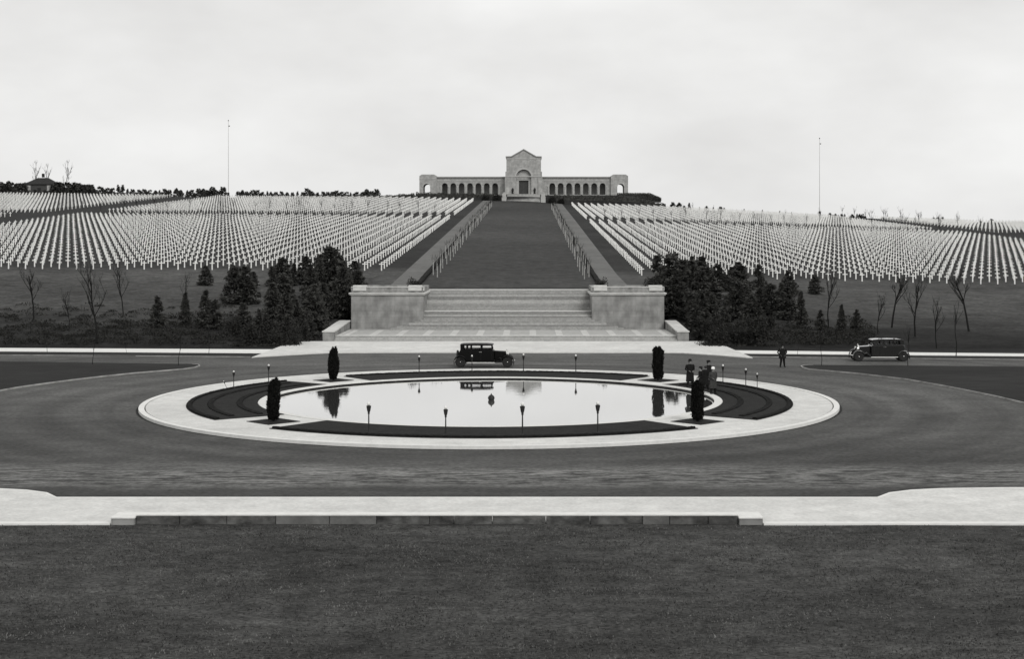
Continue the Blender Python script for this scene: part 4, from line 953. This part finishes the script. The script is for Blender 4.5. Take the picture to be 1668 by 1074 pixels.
# ------------------------------------------------------------------ cars (1930s saloons)
def car(loc, rz, paint, label, roof_mat, boardm, spare=True):
    e = empty('vintage_car', loc, rz, label, 'car', 'old black saloon cars on the road')
    def slab(pts, y0, y1, bev=.03):
        b_ = MB(); b_.prism([pts], y0, y1, 'xz'); return b_
    W = .74
    # lower body, cowl to tail
    body = MB(); body.prism([[(-1.98, .62), (-1.5, .5), (.75, .5), (.75, 1.30), (.60, 1.37), (-1.90, 1.40), (-2.02, 1.25), (-2.06, .9)]], -W, W, 'xz')
    body.prism([[(.75, .55), (1.66, .55), (1.68, 1.22), (.75, 1.28)]], -.40, .40, 'xz')
    bo = body.build('body', paint, e)
    md = bo.modifiers.new('bevel', 'BEVEL'); md.width = .05; md.segments = 3; md.limit_method = 'ANGLE'
    # cabin: side frames with window openings, roof
    wins = [(-1.66, -1.46), (-1.36, -1.14), (-1.05, -.34), (-.20, .52)]
    for s_ in (-1, 1):
        loops = [[(-1.92, 1.39), (.60, 1.37), (.66, 1.40), (.56, 1.78), (-1.86, 1.78)]] + [[(a_, 1.45), (a_, 1.72), (b_, 1.72), (b_, 1.45)] for a_, b_ in wins]
        b_ = MB(); b_.prism(loops, min(s_ * (W - .04), s_ * W), max(s_ * (W - .04), s_ * W), 'xz'); cf = b_.build('cabin_side', paint, e)
        for a_, b2 in wins:
            g_ = MB(); g_.box(a_ - .01, b2 + .01, s_ * (W - .022) - .003, s_ * (W - .022) + .003, 1.44, 1.73); g_.build('window_pane', M['glass'], cf)
    rfp = MB(); n_ = 10
    prof = [(-1.97, 1.74), (-1.93, 1.80), (-1.7, 1.845), (-.8, 1.865), (.2, 1.855), (.6, 1.82), (.70, 1.775), (.62, 1.76), (-1.9, 1.76)]
    rfp.prism([prof], -W + .02, W - .02, 'xz'); rfo = rfp.build('roof', roof_mat, e)
    md = rfo.modifiers.new('bevel', 'BEVEL'); md.width = .045; md.segments = 3; md.limit_method = 'ANGLE'
    b_ = MB(); b_.prism([[(-W + .04, 1.40), (W - .04, 1.40), (W - .04, 1.76), (-W + .04, 1.76)], [(-W + .1, 1.44), (-W + .1, 1.72), (W - .1, 1.72), (W - .1, 1.44)]], .52, .58, 'yz'); ws = b_.build('windscreen_frame', paint, e)
    MB().box(.54, .55, -W + .09, W - .09, 1.43, 1.73).build('windscreen', M['glass'], ws)
    b_ = MB(); b_.prism([[(-W + .03, 1.38), (W - .03, 1.38), (W - .03, 1.77), (-W + .03, 1.77)], [(-.3, 1.48), (-.3, 1.68), (.3, 1.68), (.3, 1.48)]], -1.93, -1.86, 'yz'); b_.build('rear_panel', paint, e)
    b_ = MB(); b_.box(-1.45, -1.30, -.6, .6, .9, 1.42, bev=.05); b_.box(-.2, -.07, -.6, .6, .85, 1.36, bev=.05); b_.build('seat_backs', M['seat'], e)
    # radiator
    b_ = MB(); b_.prism([[(-.30, .52), (.30, .52), (.33, 1.15), (.22, 1.30), (0, 1.34), (-.22, 1.30), (-.33, 1.15)]], 1.69, 1.80, 'yz'); ro = b_.build('radiator', M['chrome'], e)
    b_ = MB(); b_.prism([[(-.25, .58), (.25, .58), (.27, 1.12), (.16, 1.24), (-.16, 1.24), (-.27, 1.12)]], 1.801, 1.812, 'yz'); b_.build('grille', M['iron'], ro)
    MB().lathe([(.03, 1.34), (.04, 1.38), (.01, 1.44)], (1.74, 0, 0), 8).build('radiator_cap', M['chrome'], ro)
    # wheels
    for wx in (-1.92, 1.80):
        for s_ in (-1, 1):
            wy = s_ * .66; ty = MB()
            ty.lathe([(.27, -.075), (.36, -.085), (.405, -.06), (.415, 0), (.405, .06), (.36, .085), (.27, .075)], (wx, wy, .415), 28, 'y')
            wh = empty('wheel', (0, 0, 0)); wh.parent = e
            ty.build('tyre', M['rubber'], wh, smooth=True)
            rm = MB(); rm.lathe([(.275, -.06), (.26, -.03), (.06, -.05), (.0001, -.05)] if s_ < 0 else [(.275, .06), (.26, .03), (.06, .05), (.0001, .05)], (wx, wy, .415), 24, 'y'); rm.build('rim', M['rimpaint'], wh)
            hb = MB(); hb.lathe([(.05, s_ * .05), (.048, s_ * .09), (.03, s_ * .11), (.001, s_ * .115)], (wx, wy, .415), 14, 'y'); hb.build('hubcap', M['chrome'], wh, smooth=True)
    # fenders: swept arcs with a skirt
    for s_ in (-1, 1):
        y0, y1 = (.48 * s_, .82 * s_)
        for cx, a_s, a_e, tail, nm in ((1.80, -22, 150, [(1.15, .78), (.9, .55), (.75, .42)], 'front_fender'), (-1.92, 12, 200, [], 'rear_fender')):
            P_ = []
            for i in range(15):
                a_ = R(a_s + (a_e - a_s) * i / 14); P_.append((cx + .50 * math.cos(a_), .43 + .50 * math.sin(a_)))
            P_ += tail
            vs_ = []; fs_ = []
            for (fx, fz) in P_:
                for (yy_, dz) in ((y0, 0), ((y0 + y1) / 2, .03), (y1 - s_ * .05, .0), (y1, -.07)): vs_.append((fx, yy_, fz + dz))
            for i in range(len(P_) - 1):
                for j in range(3): k = 4 * i + j; fs_.append((k, k + 1, k + 5, k + 4))
            b_ = MB(); b_.add(vs_, fs_); fo = b_.build(nm, paint, e, smooth=True, fixn=False)
            md = fo.modifiers.new('solid', 'SOLIDIFY'); md.thickness = .03
        b_ = MB(); b_.box(-1.42, .82, min(s_ * .66, s_ * .88), max(s_ * .66, s_ * .88), .34, .40, bev=.015); b_.build('running_board', boardm, e)
        hl = MB(); hl.lathe([(.05, -.12), (.11, -.06), (.135, .03), (.14, .08)], (1.80, s_ * .46, 1.05), 18, 'x'); ho = hl.build('headlight', M['chrome'] if s_ < 0 else M['chrome'], e, smooth=True)
        MB().lathe([(.13, .081), (.1, .10), (.01, .11)], (1.80, s_ * .46, 1.05), 18, 'x').build('lens', M['globe'], ho)
        for hx in (-.40, -.28):
            b_ = MB(); b_.box(hx - .055, hx + .055, min(s_ * .741, s_ * .78), max(s_ * .741, s_ * .78), 1.20, 1.225); b_.build('door_handle', M['chrome'], e)
        for dx in (-1.08, -.34 + .03, .56):
            MB().box(dx - .006, dx + .006, min(s_ * .7405, s_ * .745), max(s_ * .7405, s_ * .745), .55, 1.38).build('door_seam', M['rubber'], e)
    b_ = MB(); b_.tube([(2.28, -.75, .50), (2.34, -.4, .50), (2.35, 0, .50), (2.34, .4, .50), (2.28, .75, .50)], .035, 8); b_.tube([(2.34, .35, .5), (1.8, .3, .52)], .02, 6); b_.tube([(2.34, -.35, .5), (1.8, -.3, .52)], .02, 6); b_.build('front_bumper', M['chrome'], e, smooth=True)
    b_ = MB(); b_.tube([(-2.36, -.7, .52), (-2.40, 0, .52), (-2.36, .7, .52)], .035, 8); b_.tube([(-2.38, .3, .52), (-1.9, .3, .55)], .02, 6); b_.tube([(-2.38, -.3, .52), (-1.9, -.3, .55)], .02, 6); b_.build('rear_bumper', M['chrome'], e, smooth=True)
    if spare:
        b_ = MB(); b_.lathe([(.05, -.07), (.3, -.09), (.38, -.05), (.38, .05), (.3, .09), (.05, .07)], (-2.17, 0, .93), 24, 'x'); b_.build('spare_wheel', M['rubber'], e, smooth=True)
    b_ = MB(); b_.box(-1.9, 1.7, -.38, .38, .36, .5); b_.build('chassis', M['iron'], e)
    return e
xc, yc = gp(789.5, 599); car((xc, yc + .82, .002), 0, M['carpaint'], 'black box shaped old saloon car facing right between the pool and the steps', M['carpaint'], M['aluminium'])
xc, yc = gp(1435, 589.5); car((xc, yc + .82, .002), PI, M['carpaint2'], 'dark glossy old saloon car facing left on the road at the right', M['carpaint2'], M['aluminium'])

# ------------------------------------------------------------------ people
def person(loc, rz, h, label, coat='coat_dark', hat=None, skirt=False, legs=.10, arms='down', lean=0, coat_len=.50, build=1.0, stride=0):
    """standing figure 1.75 m tall before scaling, facing -y; body is one skinned surface"""
    k = h / 1.75; V_ = []; E_ = []; Rr = []
    def add(p, r, par=None):
        V_.append(Vector(p)); Rr.append(r); i = len(V_) - 1
        if par is not None: E_.append((par, i))
        return i
    ln = lambda z: -lean * max(0, z - .95)
    pel = add((0, 0, .95), .125); wa = add((0, ln(1.1), 1.10), .10, pel); ch = add((0, ln(1.32), 1.32), .105, wa); nk0 = add((0, ln(1.44), 1.44), .055, ch)
    nk = add((0, ln(1.52) - .005, 1.52), .055, nk0); hd1 = add((0, ln(1.6) - .02, 1.60), .082, nk); hd2 = add((0, ln(1.68) - .015, 1.675), .088, hd1); add((0, ln(1.73), 1.73), .055, hd2)
    nose = add((0, ln(1.62) - .115, 1.625), .014, hd1)
    hands = []
    for s_ in (-1, 1):
        hp = add((s_ * .09, 0, .88), .10, pel); st = stride * s_
        kn = add((s_ * (.09 + legs * .4), -.03 + st * .5, .48), .062, hp); an = add((s_ * (.09 + legs), .01 + st, .09), .042, kn)
        he = add((s_ * (.09 + legs), .02 + st, .045), .04, an); add((s_ * (.10 + legs), -.16 + st, .03), .032, he)
        sh = add((s_ * .17 * build, ln(1.39), 1.39), .045, nk0)
        if arms == 'down': el = (s_ * .235 * build, ln(1.15) + .03, 1.14); wr = (s_ * .215 * build, ln(.9) - .06, .90)
        elif arms == 'folded': el = (s_ * .27 * build, ln(1.15) + .0, 1.15); wr = (s_ * .10, ln(1.1) - .20, 1.12)
        elif arms == 'hips': el = (s_ * .27 * build, .08, 1.16); wr = (s_ * .20, -.05, .98)
        else: el = (s_ * .25 * build, ln(1.15) + .04, 1.14); wr = (s_ * .12 * build, ln(.95) - .17, 1.04)
        e1 = add(el, .038, sh); w1 = add(wr, .030, e1)
        d = (Vector(wr) - Vector(el)).normalized(); u = Vector((0, -1, 0)); u = (u - d * u.dot(d)).normalized(); palm = Vector(wr) + d * .055
        pa = add(palm, .034, w1)
        nn = d.cross(u)
        for fi in range(4):
            off = u * (.028 - fi * .019); l_ = (.07, .08, .075, .06)[fi]
            f0 = add(palm + d * .045 + off, .0105, pa); f1 = add(palm + d * (.045 + l_ * .5) + off - nn * s_ * .012, .0095, f0); add(palm + d * (.045 + l_) + off - nn * s_ * .032, .0075, f1)
        t0 = add(palm + u * .045 + d * .005, .012, pa); add(palm + u * .065 + d * .04, .0095, t0)
    me = bpy.data.meshes.new('person'); me.from_pydata([v * k for v in V_], E_, []); o = bpy.data.objects.new('person', me); COL.objects.link(o)
    md = o.modifiers.new('skin', 'SKIN'); md.use_smooth_shade = True
    for i, sv in enumerate(me.skin_vertices[0].data): sv.radius = (Rr[i] * k, Rr[i] * k); sv.use_root = (i == 0)
    sb = o.modifiers.new('sub', 'SUBSURF'); sb.levels = 1; sb.render_levels = 1
    dg = bpy.context.evaluated_depsgraph_get(); m2 = bpy.data.meshes.new_from_object(o.evaluated_get(dg)); o.modifiers.clear(); o.data = m2
    m2.materials.clear(); m2.materials.append(M['skin'])
    o.location = loc; o.rotation_euler.z = rz; tag(o, label, 'person', 'visitors')
    S = lambda p: tuple(c * k for c in p)
    # coat: lofted from hem to collar with sleeves
    hem = .95 - coat_len + .05
    b = MB(); prof_ = [(hem, .235 * build, .175), (.80, .215 * build, .165), (.98, .185 * build, .15), (1.10, .175 * build, .14), (1.28, .20 * build, .15), (1.40, .20 * build, .13), (1.455, .14, .10), (1.50, .075, .07)]
    b.tube([S((0, ln(z), z)) for z, _, _ in prof_], [(a_ * k, c_ * k) for _, a_, c_ in prof_], 18)
    for s_ in (-1, 1):
        if arms == 'down': el = (s_ * .235 * build, ln(1.15) + .03, 1.14); wr = (s_ * .215 * build, ln(.9) - .06, .91)
        elif arms == 'folded': el = (s_ * .27 * build, ln(1.15), 1.15); wr = (s_ * .11, ln(1.1) - .19, 1.12)
        elif arms == 'hips': el = (s_ * .27 * build, .08, 1.16); wr = (s_ * .205, -.04, .99)
        else: el = (s_ * .25 * build, ln(1.15) + .04, 1.14); wr = (s_ * .13 * build, ln(.95) - .16, 1.04)
        b.tube([S((s_ * .15 * build, ln(1.42), 1.425)), S((s_ * .20 * build, ln(1.4), 1.38)), S(el), S(wr)], [.07 * k, .075 * k, .062 * k, .05 * k], 10)
    b.build('coat', M[coat], o, smooth=True)
    if skirt:
        b = MB(); b.tube([S((0, 0, .40)), S((0, 0, .6)), S((0, 0, .95))], [(.22 * k, .18 * k), (.20 * k, .165 * k), (.16 * k, .13 * k)], 16); b.build('skirt', M[coat], o, smooth=True)
    b = MB()
    for s_ in (-1, 1):
        st = stride * s_
        b.tube([S((s_ * .09, 0, .95)), S((s_ * (.09 + legs * .4), -.03 + st * .5, .48)), S((s_ * (.09 + legs), .01 + st, .07))], [.115 * k, .085 * k, .062 * k], 12)
    b.build('stockings' if skirt else 'trousers', M['trouser'], o, smooth=True)
    b = MB()
    for s_ in (-1, 1):
        st = stride * s_; b.tube([S((s_ * (.09 + legs), .07 + st, .04)), S((s_ * (.09 + legs), .0 + st, .055)), S((s_ * (.10 + legs), -.12 + st, .04)), S((s_ * (.10 + legs), -.20 + st, .03))], [(.04 * k, .035 * k), (.052 * k, .055 * k), (.05 * k, .038 * k), (.03 * k, .02 * k)], 10)
    b.build('shoes', M['rubber'], o, smooth=True)
    yh = ln(1.68)
    b = MB(); b.lathe([(.05, 1.56), (.095, 1.60), (.105, 1.67), (.09, 1.735), (.045, 1.765)], (0, 0, 0), 14); b.v = [(v[0] * k, (v[1] * 1.05 + .022 + yh) * k, v[2] * k) for v in b.v]; b.build('hair', M['hair'], o, smooth=True)
    if hat:
        hm = M['white'] if hat == 'white' else M['coat_dark']; b = MB()
        if hat == 'cap': b.lathe([(.09, 1.70), (.125, 1.715), (.135, 1.745), (.10, 1.79), (.03, 1.80)], n=16); b.box(-.08, .08, -.19, -.08, 1.70, 1.715)
        elif hat == 'white': b.lathe([(.115, 1.655), (.125, 1.70), (.12, 1.76), (.08, 1.81), (.02, 1.825)], n=16)
        else: b.lathe([(.17, 1.705), (.175, 1.715), (.105, 1.725), (.10, 1.80), (.08, 1.83), (.03, 1.82)], n=18)
        b.v = [(v[0] * k, (v[1] + yh) * k, v[2] * k) for v in b.v]; b.build('hat', hm, o, smooth=True)
    return o
def pp(px, s_, z=.19):  # place by scale: s_ = px per metre
    y = F / s_; return ((px - VX) / s_ + AX, y, z)
person(pp(1124, 24.3), R(20), 1.76, 'stout person in long dark coat standing apart, leftmost of the visitors by the pool', build=1.25, coat_len=.68, arms='forward', hat='felt')
person(pp(1141.5, 25.4), R(-70), 1.64, 'person in dark cap and coat with bent arms, just right of the leftmost visitor', build=1.05, coat_len=.6, arms='forward', skirt=True, hat='cap')
person(pp(1149.5, 25.0), R(160), 1.60, 'shorter dark dressed visitor half hidden in the middle of the group', coat_len=.60, skirt=True)
person(pp(1154, 24.6), R(40), 1.80, 'tallest visitor in a flat dark cap at the back of the group', hat='cap', coat_len=.55)
person(pp(1161.5, 25.6), R(30), 1.66, 'visitor in a white hat and tweed coat at the right of the group', coat='coat_mid', hat='white', coat_len=.62, build=1.25, arms='forward')
xq, yq = gp(1274.5, 598.5)
person((xq, yq, 0), R(12), 1.76, 'man in dark coat walking alone on the road at the right', hat='felt', legs=.11, build=1.38, arms='hips', coat_len=.30, stride=.06)

# ------------------------------------------------------------------ foreground grass blades (uncountable)
rg = np.random.default_rng(4); n = 150000
gx = rg.uniform(-20, 22, n); gy = 48.3 - (48.3 - 31) * rg.random(n) ** .9
dens = np.sin(gx * .7 + 2) * np.sin(gy * .9) + .5 * np.sin(gx * 2.3) * np.sin(gy * 2.9 + 1) + rg.normal(0, .7, n)
keep = (dens > -.6) & ~((gy > 48.3) & (gx > -12) & (gx < 10.4)); gx = gx[keep]; gy = gy[keep]; n = len(gx)
a = rg.uniform(0, PI, n); wd = rg.uniform(.012, .03, n); h = rg.uniform(.02, .075, n); z0 = .055 + .03 * np.sin(gx * .9 + gy * .4) * np.sin(gy * 1.1)
v = np.empty((n, 3, 3)); v[:, 0] = np.stack([gx - np.cos(a) * wd, gy - np.sin(a) * wd, z0], 1); v[:, 1] = np.stack([gx + np.cos(a) * wd, gy + np.sin(a) * wd, z0], 1)
v[:, 2] = np.stack([gx + rg.normal(0, .03, n), gy + rg.normal(0, .03, n), z0 + h], 1)
me = bpy.data.meshes.new('grass'); me.vertices.add(n * 3); me.vertices.foreach_set('co', v.ravel()); me.loops.add(n * 3); me.loops.foreach_set('vertex_index', np.arange(n * 3))
me.polygons.add(n); me.polygons.foreach_set('loop_start', np.arange(0, n * 3, 3)); me.update(calc_edges=True); me.materials.append(M['blade'])
o = bpy.data.objects.new('grass', me); COL.objects.link(o); tag(o, 'rough dark grass of the near lawn', 'grass', kind='stuff')
